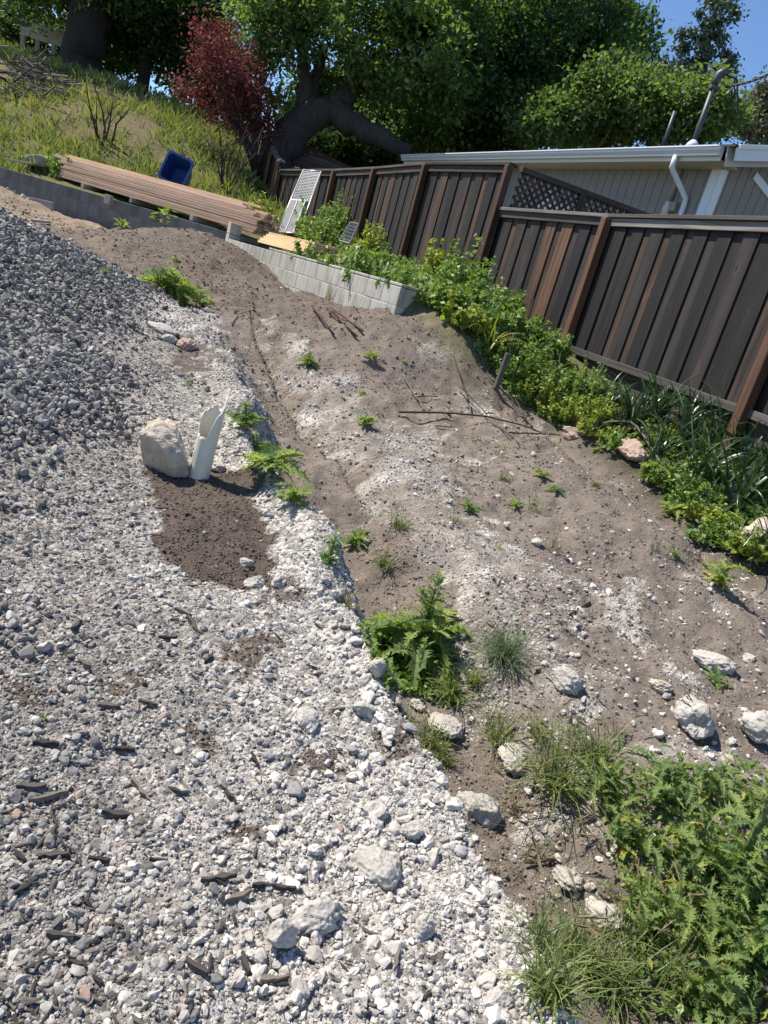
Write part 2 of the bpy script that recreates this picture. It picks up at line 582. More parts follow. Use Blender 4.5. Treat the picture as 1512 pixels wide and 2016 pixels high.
def mat_wood(name, stops, scale=(18, 18, 1.2), rough=0.85, bstr=0.5, dark=0.45, axis_rand=True):
    """wood grain running along local Z (boards are built with their length on Z), tone per board"""
    m, nt, b = new_mat(name)
    oi = nd(nt, 'ShaderNodeObjectInfo')
    tc = nd(nt, 'ShaderNodeTexCoord')
    va = nd(nt, 'ShaderNodeVectorMath', operation='MULTIPLY_ADD')
    va.inputs[1].default_value = scale
    cx = nd(nt, 'ShaderNodeCombineXYZ')
    ml = nd(nt, 'ShaderNodeMath', operation='MULTIPLY', i_1=37.0)
    nt.links.new(oi.outputs['Random'], ml.inputs[0])
    for k in range(3):
        nt.links.new(ml.outputs[0], cx.inputs[k])
    nt.links.new(tc.outputs['Object'], va.inputs[0])
    nt.links.new(cx.outputs[0], va.inputs[2])
    nz = nd(nt, 'ShaderNodeTexNoise', i_Scale=1.0, i_Detail=7.0, i_Roughness=0.62, i_Distortion=0.6)
    nt.links.new(va.outputs[0], nz.inputs['Vector'])
    n2 = nd(nt, 'ShaderNodeTexNoise', i_Scale=0.16, i_Detail=3.0)
    nt.links.new(va.outputs[0], n2.inputs['Vector'])
    ad = nd(nt, 'ShaderNodeMath', operation='MULTIPLY_ADD', i_1=0.9, i_2=-0.45)
    nt.links.new(n2.outputs['Fac'], ad.inputs[0])
    sm = nd(nt, 'ShaderNodeMath', operation='ADD', use_clamp=True)
    nt.links.new(ad.outputs[0], sm.inputs[0])
    nt.links.new(oi.outputs['Random'], sm.inputs[1])
    r = ramp(nt, stops)
    nt.links.new(sm.outputs[0], r.inputs[0])
    g = ramp(nt, [(0.3, (1 - dark,) * 3), (0.62, (1.25,) * 3)])
    nt.links.new(nz.outputs['Fac'], g.inputs[0])
    c = mixc(nt, r.outputs[0], g.outputs[0], 1.0, 'MULTIPLY')
    nt.links.new(c, b.inputs['Base Color'])
    b.inputs['Roughness'].default_value = rough
    b.inputs['Specular IOR Level'].default_value = 0.35
    bump(nt, b, nz.outputs['Fac'], bstr, 0.004)
    return m

def mat_plain(name, col, rough=0.6, nscale=8.0, namt=0.15, metal=0.0, bstr=0.1, spec=0.5):
    m = mat_rand(name, [(0, col), (1, col)], rough, nscale, namt, bstr, 0.003, 'Object', spec)
    m.node_tree.nodes['Principled BSDF'].inputs['Metallic'].default_value = metal
    return m

def mat_leaf(name, stops, trans=0.35, rough=0.5, use_col=False, spec=0.4, tint=(1.25, 1.35, 0.55)):
    """leaf with light passing through; tone per leaf (vertex colour) or per object"""
    m, nt, b = new_mat(name)
    r = ramp(nt, stops)
    if use_col:
        a = nd(nt, 'ShaderNodeAttribute', attribute_name='col')
        sp = nd(nt, 'ShaderNodeSeparateColor')
        nt.links.new(a.outputs['Color'], sp.inputs[0])
        nt.links.new(sp.outputs[0], r.inputs[0])
    else:
        oi = nd(nt, 'ShaderNodeObjectInfo')
        nt.links.new(oi.outputs['Random'], r.inputs[0])
    c = r.outputs[0]
    if not use_col:
        tc = nd(nt, 'ShaderNodeTexCoord')
        nz = nd(nt, 'ShaderNodeTexNoise', i_Scale=25.0, i_Detail=3.0)
        nt.links.new(tc.outputs['Object'], nz.inputs['Vector'])
        rr = ramp(nt, [(0.3, (0.75,) * 3), (0.7, (1.2,) * 3)])
        nt.links.new(nz.outputs['Fac'], rr.inputs[0])
        c = mixc(nt, c, rr.outputs[0], 1.0, 'MULTIPLY')
    nt.links.new(c, b.inputs['Base Color'])
    b.inputs['Roughness'].default_value = rough
    b.inputs['Specular IOR Level'].default_value = spec
    tr = nd(nt, 'ShaderNodeBsdfTranslucent')
    tcol = mixc(nt, c, tint, 1.0, 'MULTIPLY')
    nt.links.new(tcol, tr.inputs['Color'])
    mx = nd(nt, 'ShaderNodeMixShader')
    mx.inputs[0].default_value = trans
    nt.links.new(b.outputs[0], mx.inputs[1])
    nt.links.new(tr.outputs[0], mx.inputs[2])
    nt.links.new(mx.outputs[0], nt.nodes['Material Output'].inputs['Surface'])
    return m

# ground: colour from the ground-cover attribute, pebble relief where there is gravel
def ground_material():
    m, nt, b = new_mat('ground_covers')
    a = nd(nt, 'ShaderNodeAttribute', attribute_name='col')
    g = nd(nt, 'ShaderNodeAttribute', attribute_name='gravel')
    tc = nd(nt, 'ShaderNodeTexCoord')
    n1 = nd(nt, 'ShaderNodeTexNoise', i_Scale=9.0, i_Detail=9.0, i_Roughness=0.72)
    n2 = nd(nt, 'ShaderNodeTexNoise', i_Scale=70.0, i_Detail=4.0, i_Roughness=0.7)
    v = nd(nt, 'ShaderNodeTexVoronoi', i_Scale=55.0)
    v2 = nd(nt, 'ShaderNodeTexVoronoi', i_Scale=120.0)
    for n in (n1, n2, v, v2):
        nt.links.new(tc.outputs['Object'], n.inputs['Vector'])
    r1 = ramp(nt, [(0.3, (0.66,) * 3), (0.7, (1.25,) * 3)])
    nt.links.new(n1.outputs['Fac'], r1.inputs[0])
    r2 = ramp(nt, [(0.25, (0.7,) * 3), (0.75, (1.25,) * 3)])
    nt.links.new(n2.outputs['Fac'], r2.inputs[0])
    c = mixc(nt, a.outputs['Color'], r1.outputs[0], 1.0, 'MULTIPLY')
    c = mixc(nt, c, r2.outputs[0], 1.0, 'MULTIPLY')
    sp = nd(nt, 'ShaderNodeSeparateColor')
    nt.links.new(v.outputs['Color'], sp.inputs[0])
    r3 = ramp(nt, [(0.0, (0.45,) * 3), (0.5, (0.95,) * 3), (1.0, (1.5,) * 3)])
    nt.links.new(sp.outputs[0], r3.inputs[0])
    c2 = mixc(nt, c, r3.outputs[0], 1.0, 'MULTIPLY')
    c = mixc(nt, c, c2, g.outputs['Fac'])
    nt.links.new(c, b.inputs['Base Color'])
    b.inputs['Roughness'].default_value = 0.95
    b.inputs['Specular IOR Level'].default_value = 0.15
    p = bump(nt, b, n1.outputs['Fac'], 0.7, 0.05)
    p = bump(nt, b, n2.outputs['Fac'], 0.7, 0.012, p)
    inv = nd(nt, 'ShaderNodeMath', operation='SUBTRACT', i_0=1.0)
    nt.links.new(v.outputs['Distance'], inv.inputs[1])
    mu = nd(nt, 'ShaderNodeMath', operation='MULTIPLY')
    nt.links.new(inv.outputs[0], mu.inputs[0])
    nt.links.new(g.outputs['Fac'], mu.inputs[1])
    bump(nt, b, mu.outputs[0], 0.8, 0.012, p)
    return m

# ------------------------------------------------------------------ the ground itself
def build_ground():
    ys = [0.65]
    while ys[-1] < 31:
        ys.append(ys[-1] * 1.0062)
    while ys[-1] < 420:
        ys.append(ys[-1] * 1.06)
    Y = np.array(ys) - 1.0
    U = np.linspace(-1.25, 1.05, 560)
    U = np.r_[np.linspace(-4, -1.27, 24), U, np.linspace(1.07, 3, 18)]
    yy, uu = np.meshgrid(Y, U, indexing='ij')
    xx = uu * (yy + 1.4)
    x, y = xx.ravel(), yy.ravel()
    z = height(x, y)
    zn = zones(x, y)
    C = np.zeros((len(x), 3))
    def put(w, col):
        nonlocal C
        C = C * (1 - w[:, None]) + np.array(col) * w[:, None]
    one = np.ones_like(x)
    n = fbm(x * 2.5, y * 2.5, 90, 3)
    n2 = fbm(x * 0.7, y * 0.7, 91, 3)
    put(one, (0.205, 0.170, 0.142))
    put(sstep(-0.1, 0.6, n) * 0.5, (0.26, 0.218, 0.183))
    put(zn['far'], (0.165, 0.132, 0.106))
    put(zn['far'] * sstep(-0.2, 0.5, n2 + 1.3 * sstep(-4.3, -6.5, x) - 0.35) * 0.85, (0.31, 0.24, 0.17))
    put(zn['gravel'], (0.31, 0.285, 0.255))
    put(zn['gravel'] * zn['pale'], (0.46, 0.43, 0.39))
    put(zn['band'] * (0.45 + 0.45 * sstep(-0.3, 0.3, fbm(x * 14, y * 14, 93, 3))), (0.37, 0.335, 0.295))
    put(zn['band'] * sstep(0.0, 0.5, n), (0.50, 0.465, 0.42))
    put(zn['soil'], (0.125, 0.097, 0.079))
    put(zn['heap'], (0.20, 0.195, 0.19))
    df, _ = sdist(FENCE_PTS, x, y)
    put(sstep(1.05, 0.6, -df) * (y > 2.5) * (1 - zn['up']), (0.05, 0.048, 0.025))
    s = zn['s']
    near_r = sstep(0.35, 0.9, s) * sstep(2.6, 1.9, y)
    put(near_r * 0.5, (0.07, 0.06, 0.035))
    # the hillside: grass with bare brown patches
    up = zn['up']
    put(up, (0.13, 0.13, 0.045))
    bare = sstep(0.0, 0.35, n2 + 0.55 * np.exp(-(((x + 15) / 4.0) ** 2 + ((y - 22) / 2.4) ** 2)) + 0.42 * np.exp(-(((x + 9.2) / 2.0) ** 2 + ((y - 19.2) / 0.8) ** 2)) - 0.15)
    put(up * bare * 0.75, (0.165, 0.125, 0.08))
    put(up * sstep(30, 60, y), (0.05, 0.055, 0.025))
    nu, ny = len(U), len(Y)
    i = (np.arange(ny - 1)[:, None] * nu + np.arange(nu - 1)[None, :]).ravel()
    F = np.c_[i, i + 1, i + nu + 1, i + nu]
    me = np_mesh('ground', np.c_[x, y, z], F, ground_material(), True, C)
    a = me.attributes.new('gravel', 'FLOAT', 'POINT')
    a.data.foreach_set('value', np.clip(zn['gravel'] + zn['heap'] + 0.7 * zn['band'], 0, 1).astype(np.float32))
    o = bpy.data.objects.new('ground', me)
    link(o)
    tag(o, 'rough sloping ground of gravel, brown soil and grassy hillside', None, None, 'structure')
    # land behind the camera
    return o

ground = build_ground()

# ------------------------------------------------------------------ gravel, clods and chips (stuff, instanced on points)
def stones(name, label, P, size, mat, flat=(1, 0.85, 0.65), sub=2, amp=0.55, nsc=1.3, detail=2.0, tilt=0.6, smooth=False, variants=5):
    n = len(P)
    me = bpy.data.meshes.new(name)
    me.vertices.add(n)
    me.vertices.foreach_set('co', np.ascontiguousarray(P, np.float32).ravel())
    S = size[:, None] * np.array(flat)[None, :] * RNG.uniform(0.75, 1.3, (n, 3))
    R = np.c_[RNG.normal(0, tilt, n), RNG.normal(0, tilt, n), RNG.uniform(0, 6.283, n)]
    for nm, arr in (('scl', S), ('rot', R)):
        at_ = me.attributes.new(nm, 'FLOAT_VECTOR', 'POINT')
        at_.data.foreach_set('vector', np.ascontiguousarray(arr, np.float32).ravel())
    ai = me.attributes.new('idx', 'INT', 'POINT')
    ai.data.foreach_set('value', RNG.integers(0, variants, n).astype(np.int32))
    o = bpy.data.objects.new(name, me)
    link(o)
    tag(o, label, None, None, 'stuff')
    ng = bpy.data.node_groups.new(name + '_nodes', 'GeometryNodeTree')
    ng.interface.new_socket('Geometry', in_out='INPUT', socket_type='NodeSocketGeometry')
    ng.interface.new_socket('Geometry', in_out='OUTPUT', socket_type='NodeSocketGeometry')
    gi, go = ng.nodes.new('NodeGroupInput'), ng.nodes.new('NodeGroupOutput')
    L = ng.links.new
    g2i = ng.nodes.new('GeometryNodeGeometryToInstance')
    for v in range(variants):
        ico = ng.nodes.new('GeometryNodeMeshIcoSphere')
        ico.inputs['Radius'].default_value = 0.5
        ico.inputs['Subdivisions'].default_value = sub
        pos = ng.nodes.new('GeometryNodeInputPosition')
        off = nd(ng, 'ShaderNodeVectorMath', operation='ADD')
        off.inputs[1].default_value = (v * 7.7, v * 3.1, v * 5.3)
        L(pos.outputs[0], off.inputs[0])
        nz = nd(ng, 'ShaderNodeTexNoise')
        nz.inputs['Scale'].default_value = nsc
        nz.inputs['Detail'].default_value = detail
        nz.inputs['Roughness'].default_value = 0.6
        L(off.outputs[0], nz.inputs['Vector'])
        sb = nd(ng, 'ShaderNodeVectorMath', operation='SUBTRACT')
        sb.inputs[1].default_value = (0.5, 0.5, 0.5)
        L(nz.outputs['Color'], sb.inputs[0])
        sc = nd(ng, 'ShaderNodeVectorMath', operation='SCALE')
        sc.inputs['Scale'].default_value = amp * 2
        L(sb.outputs[0], sc.inputs[0])
        sp = ng.nodes.new('GeometryNodeSetPosition')
        L(ico.outputs['Mesh'], sp.inputs['Geometry'])
        L(sc.outputs[0], sp.inputs['Offset'])
        ss = ng.nodes.new('GeometryNodeSetShadeSmooth')
        ss.inputs['Shade Smooth'].default_value = smooth
        L(sp.outputs[0], ss.inputs[0])
        sm = ng.nodes.new('GeometryNodeSetMaterial')
        sm.inputs['Material'].default_value = mat
        L(ss.outputs[0], sm.inputs['Geometry'])
        L(sm.outputs[0], g2i.inputs[0])
    iop = ng.nodes.new('GeometryNodeInstanceOnPoints')
    L(gi.outputs[0], iop.inputs['Points'])
    L(g2i.outputs[0], iop.inputs['Instance'])
    iop.inputs['Pick Instance'].default_value = True
    def attr(nm, ty):
        k = ng.nodes.new('GeometryNodeInputNamedAttribute')
        k.data_type = ty
        k.inputs['Name'].default_value = nm
        return k.outputs['Attribute']
    L(attr('idx', 'INT'), iop.inputs['Instance Index'])
    L(attr('rot', 'FLOAT_VECTOR'), iop.inputs['Rotation'])
    L(attr('scl', 'FLOAT_VECTOR'), iop.inputs['Scale'])
    L(iop.outputs[0], go.inputs[0])
    md = o.modifiers.new('scatter', 'NODES')
    md.node_group = ng
    return o

M_PALE = mat_rand('crumbled_pale_stone', [(0, (0.33, 0.305, 0.275)), (0.15, (0.42, 0.39, 0.355)), (0.5, (0.50, 0.465, 0.425)), (0.88, (0.58, 0.55, 0.51)), (0.95, (0.34, 0.33, 0.32)), (1, (0.20, 0.20, 0.205))], 0.95, 2.2, 0.22, 0.25, 0.003, 'Object', 0.1)
M_GREY = mat_rand('grey_pebble', [(0, (0.10, 0.098, 0.095)), (0.2, (0.19, 0.182, 0.172)), (0.5, (0.28, 0.265, 0.245)), (0.8, (0.39, 0.37, 0.34)), (0.92, (0.50, 0.475, 0.44)), (0.97, (0.30, 0.20, 0.16)), (1, (0.40, 0.34, 0.26))], 0.85, 3.0, 0.3, 0.25, 0.003, 'Object', 0.3)
M_HEAP = mat_rand('crushed_grey_rock', [(0, (0.12, 0.113, 0.105)), (0.4, (0.205, 0.194, 0.18)), (0.75, (0.30, 0.285, 0.265)), (1, (0.45, 0.43, 0.40))], 0.9, 3.0, 0.25, 0.25, 0.003, 'Object', 0.25)
M_CLOD = mat_rand('brown_soil_clod', [(0, (0.16, 0.132, 0.108)), (0.6, (0.215, 0.178, 0.148)), (1, (0.28, 0.236, 0.20))], 1.0, 3.0, 0.3, 0.25, 0.003, 'Object', 0.05)
M_SOILC = mat_rand('dark_soil_clod', [(0, (0.11, 0.084, 0.068)), (1, (0.175, 0.138, 0.113))], 1.0, 3.0, 0.3, 0.25, 0.003, 'Object', 0.05)
M_CHIP = mat_rand('weathered_wood_chip', [(0, (0.035, 0.032, 0.030)), (0.6, (0.075, 0.068, 0.062)), (1, (0.19, 0.16, 0.13))], 0.9, 4.0, 0.4, 0.25, 0.003, 'Object', 0.2)

def cloud(n, y0, y1, u0, u1, power=0.0):
    """random ground positions, denser towards the viewer side of the yard"""
    y = np.exp(RNG.uniform(np.log(y0), np.log(y1), n))
    u = RNG.uniform(u0, u1, n)
    return u * (y + 0.25), y

def pick(x, y, w):
    k = RNG.random(len(x)) < w
    return x[k], y[k]

def lay(x, y, s, sink=0.15):
    sink = sink + RNG.uniform(-.05, .42, len(x)) * (sink > 0)
    return np.c_[x, y, height(x, y) + s * (0.5 * 0.65 - sink)]

def scatter_ground():
    # small and medium pale crumbs on the right of the gravel bank and on the crumbled band
    x, y = cloud(230000, 0.95, 7.5, -0.95, 0.62)
    zn = zones(x, y)
    w = np.clip(zn['gravel'] * zn['pale'] * 0.85 + zn['band'] * 0.75 + 0.04 * zn['dirt'] + 0.006 * zn['soil'], 0, 1)
    clump = sstep(-0.45, 0.35, fbm(x * 3.2, y * 3.2, 101, 3))
    xx, yy = pick(x, y, w * (0.35 + 0.65 * clump))
    s = np.clip(RNG.lognormal(math.log(0.0062), 0.62, len(xx)), 0.003, 0.032) * (1 + 0.13 * np.maximum(yy - 2.5, 0))
    stones('pale_gravel', 'pale crumbled stone gravel spread over the bank and the strip across the soil', lay(xx, yy, s), s, M_PALE, amp=0.62, nsc=1.8, detail=3.0, flat=(1, .88, .72))
    # grey pebbles on the left of the bank
    x, y = cloud(200000, 0.95, 7.0, -0.95, 0.4)
    zn = zones(x, y)
    xx, yy = pick(x, y, (zn['gravel'] * (1 - 0.72 * zn['pale']) + 0.45 * zn['band']) * (0.4 + 0.6 * sstep(-0.5, 0.3, fbm(x * 3, y * 3, 102, 3))))
    s = np.clip(RNG.lognormal(math.log(0.0062), 0.60, len(xx)), 0.003, 0.028) * (1 + 0.12 * np.maximum(yy - 2.5, 0))
    stones('grey_gravel', 'mixed grey pebbles lying over the dusty gravel bank', lay(xx, yy, s), s, M_GREY, amp=0.42, nsc=1.2, detail=1.0, flat=(1, .8, .6))
    # the heap of crushed rock
    n = 150000
    th, rr = RNG.uniform(0, 6.283, n), 3.1 * np.sqrt(RNG.random(n))
    x, y = HEAP_C[0] + rr * np.cos(th), HEAP_C[1] + np.where(np.sin(th) > 0, 1.12, 1.5) * rr * np.sin(th)
    k = (x > -4.9) & (y < 7.4) & (y > 1.0)
    x, y = x[k], y[k]
    x2, y2 = cloud(60000, 1.6, 4.6, -0.85, -0.3)
    x, y = np.r_[x, x2], np.r_[y, y2]
    zn = zones(x, y)
    xx, yy = pick(x, y, np.clip(zn['heap'] * 1.2, 0, 1))
    s = np.clip(RNG.lognormal(math.log(0.021), 0.42, len(xx)), 0.009, 0.055)
    stones('crushed_rock_gravel', 'dark grey crushed rock covering the big heap', lay(xx, yy, s, 0.0), s, M_HEAP, amp=0.42, nsc=1.1, detail=0.0, tilt=1.2, flat=(1, .8, .62))
    # brown clods on bare soil
    x, y = cloud(270000, 1.3, 12, -0.75, 0.9)
    zn = zones(x, y)
    cl = sstep(-0.4, 0.4, fbm(x * 2.2, y * 2.2, 103, 3))
    xx, yy = pick(x, y, zn['dirt'] * (0.25 + 0.7 * cl))
    s = np.clip(RNG.lognormal(math.log(0.0062), 0.58, len(xx)), 0.003, 0.024) * (1 + 0.12 * np.maximum(yy - 2.5, 0))
    stones('soil_clods', 'brown crumbs of dry soil over the bare mounds and the trench', lay(xx, yy, s, 0.2), s, M_CLOD, amp=0.5, nsc=1.6, detail=2.0, flat=(1, .9, .7))
    x, y = cloud(110000, 1.2, 5.0, -0.6, 0.3)
    zn = zones(x, y)
    xx, yy = pick(x, y, zn['soil'] * 0.9)
    s = np.clip(RNG.lognormal(math.log(0.0066), 0.45, len(xx)), 0.003, 0.017)
    stones('dark_soil_clods', 'dark fresh soil crumbs heaped beside the broken pipe', lay(xx, yy, s, 0.15), s, M_SOILC, amp=0.5, nsc=1.6, detail=2.0, flat=(1, .9, .75))
    # far pale bits on the soil beyond
    x, y = cloud(23000, 2.0, 13.5, -0.75, 0.9)
    zn = zones(x, y)
    cl = sstep(0.0, 0.5, fbm(x * 1.6, y * 1.6, 104, 3))
    xx, yy = pick(x, y, zn['dirt'] * (1 - zn['heap']) * (1 - zn['up']) * (0.08 + 0.6 * cl))
    s = np.clip(RNG.lognormal(math.log(0.011), 0.5, len(xx)), 0.005, 0.04) * (1 + .1 * np.maximum(yy - 3, 0))
    stones('scattered_pale_pebbles', 'small pale stones scattered over the far brown soil', lay(xx, yy, s, 0.1), s, M_PALE, amp=0.5, nsc=1.6, detail=2.0)
    # slivers of old wood chip in the gravel
    x, y = cloud(9000, 1.0, 5.0, -0.8, 0.3)
    zn = zones(x, y)
    cl = sstep(-0.1, 0.5, fbm(x * 1.8 + 9, y * 1.8, 105, 3))
    xx, yy = pick(x, y, zn['gravel'] * (1 - 0.7 * zn['pale']) * (0.06 + 0.5 * cl))
    s = np.clip(RNG.lognormal(math.log(0.026), 0.5, len(xx)), 0.01, 0.07)
    P = np.c_[xx, yy, height(xx, yy) + 0.006]
    stones('wood_chip_debris', 'dark slivers of weathered wood chip littered through the gravel', P, s, M_CHIP, flat=(1, .2, .14), amp=0.25, nsc=1.5, sub=1, tilt=0.18)

scatter_ground()

# ================================================================== WALLS
def mat_block(name, c0, c1):
    m, nt, b = new_mat(name)
    oi = nd(nt, 'ShaderNodeObjectInfo')
    r = ramp(nt, [(0, c0), (1, c1)])
    nt.links.new(oi.outputs['Random'], r.inputs[0])
    tc = nd(nt, 'ShaderNodeTexCoord')
    mp = nd(nt, 'ShaderNodeMapping')
    mp.inputs['Scale'].default_value = (9, 9, 2.2)
    nt.links.new(tc.outputs['Object'], mp.inputs[0])
    loc = nd(nt, 'ShaderNodeVectorMath', operation='ADD')
    nt.links.new(mp.outputs[0], loc.inputs[0])
    nt.links.new(oi.outputs['Location'], loc.inputs[1])
    st = nd(nt, 'ShaderNodeTexNoise', i_Scale=1.0, i_Detail=4.0)
    nt.links.new(loc.outputs[0], st.inputs['Vector'])
    fine = nd(nt, 'ShaderNodeTexNoise', i_Scale=90.0, i_Detail=4.0)
    nt.links.new(tc.outputs['Object'], fine.inputs['Vector'])
    g = ramp(nt, [(0.3, (0.62, 0.60, 0.56)), (0.52, (1.0,) * 3), (0.8, (1.15,) * 3)])
    nt.links.new(st.outputs['Fac'], g.inputs[0])
    g2 = ramp(nt, [(0.3, (0.88,) * 3), (0.7, (1.08,) * 3)])
    nt.links.new(fine.outputs['Fac'], g2.inputs[0])
    c = mixc(nt, r.outputs[0], g.outputs[0], 1.0, 'MULTIPLY')
    c = mixc(nt, c, g2.outputs[0], 1.0, 'MULTIPLY')
    nt.links.new(c, b.inputs['Base Color'])
    b.inputs['Roughness'].default_value = 0.95
    b.inputs['Specular IOR Level'].default_value = 0.15
    bump(nt, b, fine.outputs['Fac'], 0.4, 0.004)
    return m

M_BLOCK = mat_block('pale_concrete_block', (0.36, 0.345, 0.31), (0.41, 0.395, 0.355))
M_BLOCK_SHADED = mat_block('shaded_concrete_block', (0.15, 0.15, 0.147), (0.185, 0.185, 0.18))  # darker copy of the pale block, the left wall's shade put into its colour
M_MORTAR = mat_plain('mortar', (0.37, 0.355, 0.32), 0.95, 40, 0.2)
M_MORTAR_SHADED = mat_plain('shaded_mortar', (0.155, 0.155, 0.15), 0.95, 40, 0.2)  # mortar darkened to match, shade again held in the colour

def block_wall(root, start, dirv, nrm, length, ztop, courses, mat, mortar, first=0.0):
    """running-bond wall of 0.4 x 0.2 blocks, front face through start, thickness 0.2 along nrm"""
    d, n = Vector((*dirv, 0)), Vector((*nrm, 0))
    R = frame3(d)
    st = Vector((start[0], start[1], 0))
    for c in range(courses):
        z = ztop - 0.1 - 0.2 * c
        t = -0.2 if c % 2 else 0.0
        while t < length - 0.01:
            a, e = max(t, 0), min(t + 0.4, length)
            if e - a > 0.05:
                w = e - a - 0.010
                p = st + d * ((a + e) / 2) + n * (0.1 + RNG.uniform(-.002, .002)) + Vector((0, 0, z))
                piece('block', (round(w, 2), 0.2, 0.192), mat, p, R, root, 0.006)
            t += 0.4
    MB().box(st + d * (length / 2) + n * 0.1 + Vector((0, 0, ztop - 0.1 * courses - 0.004)), (length - 0.02, 0.194, 0.2 * courses - 0.012), R).build('mortar', mortar, root)

w1 = thing('retaining_wall', 'pale concrete block retaining wall in sun beside the weedy terrace', 'retaining wall', (WALL_A[0], WALL_A[1], 0.95))
w1['kind'] = 'thing'
block_wall(w1, WALL_A, WALL_DIR, WALL_N, WALL_LEN, 1.57, 4, M_BLOCK, M_MORTAR)
# thin capping stones, some of them broken
for t in np.arange(0.2, 4.4, 0.405):
    p = Vector((*(WALL_A + WALL_DIR * t + WALL_N * 0.115), 1.57 + 0.019))
    if 2.15 < t < 2.5:
        continue
    o = piece('capping_slab', (0.395, 0.225, 0.03), M_BLOCK, p, frame3(Vector((*WALL_DIR, RNG.uniform(-.01, .01)))), w1, 0.006)
w2 = thing('retaining_wall', 'long grey concrete block retaining wall in shade under the lumber', 'retaining wall', (LW_START[0], LW_START[1], 0.95))
w2['kind'] = 'thing'
block_wall(w2, LW_START, LW_DIR, (0.105, 0.9945), 7.6, 1.68, 5, M_BLOCK_SHADED, M_MORTAR_SHADED)
# end pier of the pale wall rising at the corner
pp = Vector((*(WALL_A + WALL_DIR * (WALL_LEN + 0.1) + WALL_N * 0.1), 1.33))
for c in range(4):
    piece('block', (0.2, 0.2, 0.19), M_BLOCK, pp + Vector((0, 0, 0.42 - 0.2 * c)), frame3(Vector((*WALL_DIR, 0))), w1, 0.006)

# ================================================================== FENCES
M_FENCE = mat_wood('weathered_fence_board', [(0, (0.011, 0.010, 0.010)), (0.35, (0.019, 0.017, 0.016)), (0.55, (0.034, 0.027, 0.024)), (0.72, (0.052, 0.034, 0.026)), (0.88, (0.085, 0.046, 0.029)), (1, (0.13, 0.066, 0.039))], (24, 24, 1.0), 0.7, 0.7, 0.72)
def add_knots(m):
    nt = m.node_tree
    b = nt.nodes['Principled BSDF']
    src = b.inputs['Base Color'].links[0].from_socket
    tc = nd(nt, 'ShaderNodeTexCoord')
    oi = nd(nt, 'ShaderNodeObjectInfo')
    mp = nd(nt, 'ShaderNodeVectorMath', operation='MULTIPLY_ADD')
    mp.inputs[1].default_value = (7.0, 7.0, 2.6)
    nt.links.new(tc.outputs['Object'], mp.inputs[0])
    nt.links.new(oi.outputs['Location'], mp.inputs[2])
    v = nd(nt, 'ShaderNodeTexVoronoi', i_Scale=1.0)
    nt.links.new(mp.outputs[0], v.inputs['Vector'])
    r = ramp(nt, [(0.06, (0.25,) * 3), (0.13, (1.7, 1.5, 1.35)), (0.24, (1.0,) * 3)])
    nt.links.new(v.outputs['Distance'], r.inputs[0])
    nt.links.new(mixc(nt, src, r.outputs[0], 1.0, 'MULTIPLY'), b.inputs['Base Color'])
add_knots(M_FENCE)
M_POST = mat_wood('red_brown_fence_post', [(0, (0.055, 0.028, 0.018)), (0.5, (0.095, 0.046, 0.027)), (1, (0.14, 0.070, 0.040))], (22, 22, 1.5), 0.75, 0.5, 0.5)
M_RAIL = mat_wood('grey_fence_rail', [(0, (0.060, 0.054, 0.050)), (0.5, (0.10, 0.092, 0.085)), (1, (0.20, 0.185, 0.17))], (24, 24, 1.2), 0.85, 0.6, 0.5)
M_DARKRAIL = mat_wood('dark_fence_rail', [(0, (0.028, 0.023, 0.021)), (1, (0.075, 0.058, 0.050))], (24, 24, 1.2), 0.85, 0.6, 0.5)

def zrot(direction):
    """rotation with local Z along direction, local X horizontal"""
    z = Vector(direction).normalized()
    x = Vector((0, 0, 1)).cross(z)
    if x.length < 1e-4:
        x = Vector((1, 0, 0))
    x.normalize()
    y = z.cross(x)
    return Matrix((x, y, z)).transposed()

def rail(name, a, b, w, h, mat, parent, roll=0.0):
    """board from a to b: width w (horizontal), height h"""
    a, b = Vector(a), Vector(b)
    z = (b - a).normalized()
    x = Vector((0, 0, 1)).cross(z).normalized()
    y = z.cross(x)
    R = Matrix((x, y, z)).transposed()
    return piece(name, (w, h, round((b - a).length, 2)), mat, (a + b) / 2, R, parent, 0.004)

def fence_span(root, A, B, z0a, z0b, z1a, z1b, wide=0.19, narrow=0.13, gap=0.32, front=Vector((-1, 0, 0)), dark=1.0):
    """board-on-board panel between A and B (x, y); bottoms z0, tops z1"""
    A, B = Vector((*A, 0)), Vector((*B, 0))
    d = (B - A)
    L = d.length
    d.normalize()
    n = Vector((d.y, -d.x, 0))
    if n.dot(front) < 0:
        n = -n
    R = Matrix((d, n, Vector((0, 0, 1)))).transposed()
    if R.determinant() < 0:
        R = Matrix((d, -n, Vector((0, 0, 1)))).transposed()
    k = max(2, round(L / gap))
    st = L / k
    for i in range(k * 2):
        t = (i + 0.5) * st / 2
        f = t / L
        zb, zt = z0a + (z0b - z0a) * f, z1a + (z1b - z1a) * f
        fr = i % 2 == 0
        w = (wide if fr else narrow + 0.10) * (1 + RNG.uniform(-.06, .06))
        off = 0.024 if fr else 0.004
        h = zt - zb - RNG.uniform(0.0, 0.03)
        p = A + d * t + n * (off + RNG.uniform(-.003, .003)) + Vector((0, 0, (zb + zt) / 2))
        RR = R @ Matrix.Rotation(RNG.uniform(-.011, .011), 3, 'Y')
        piece('fence_board', (round(w, 2), 0.019, round(h, 2)), M_FENCE, p, RR, root, 0.002)
    return d, n

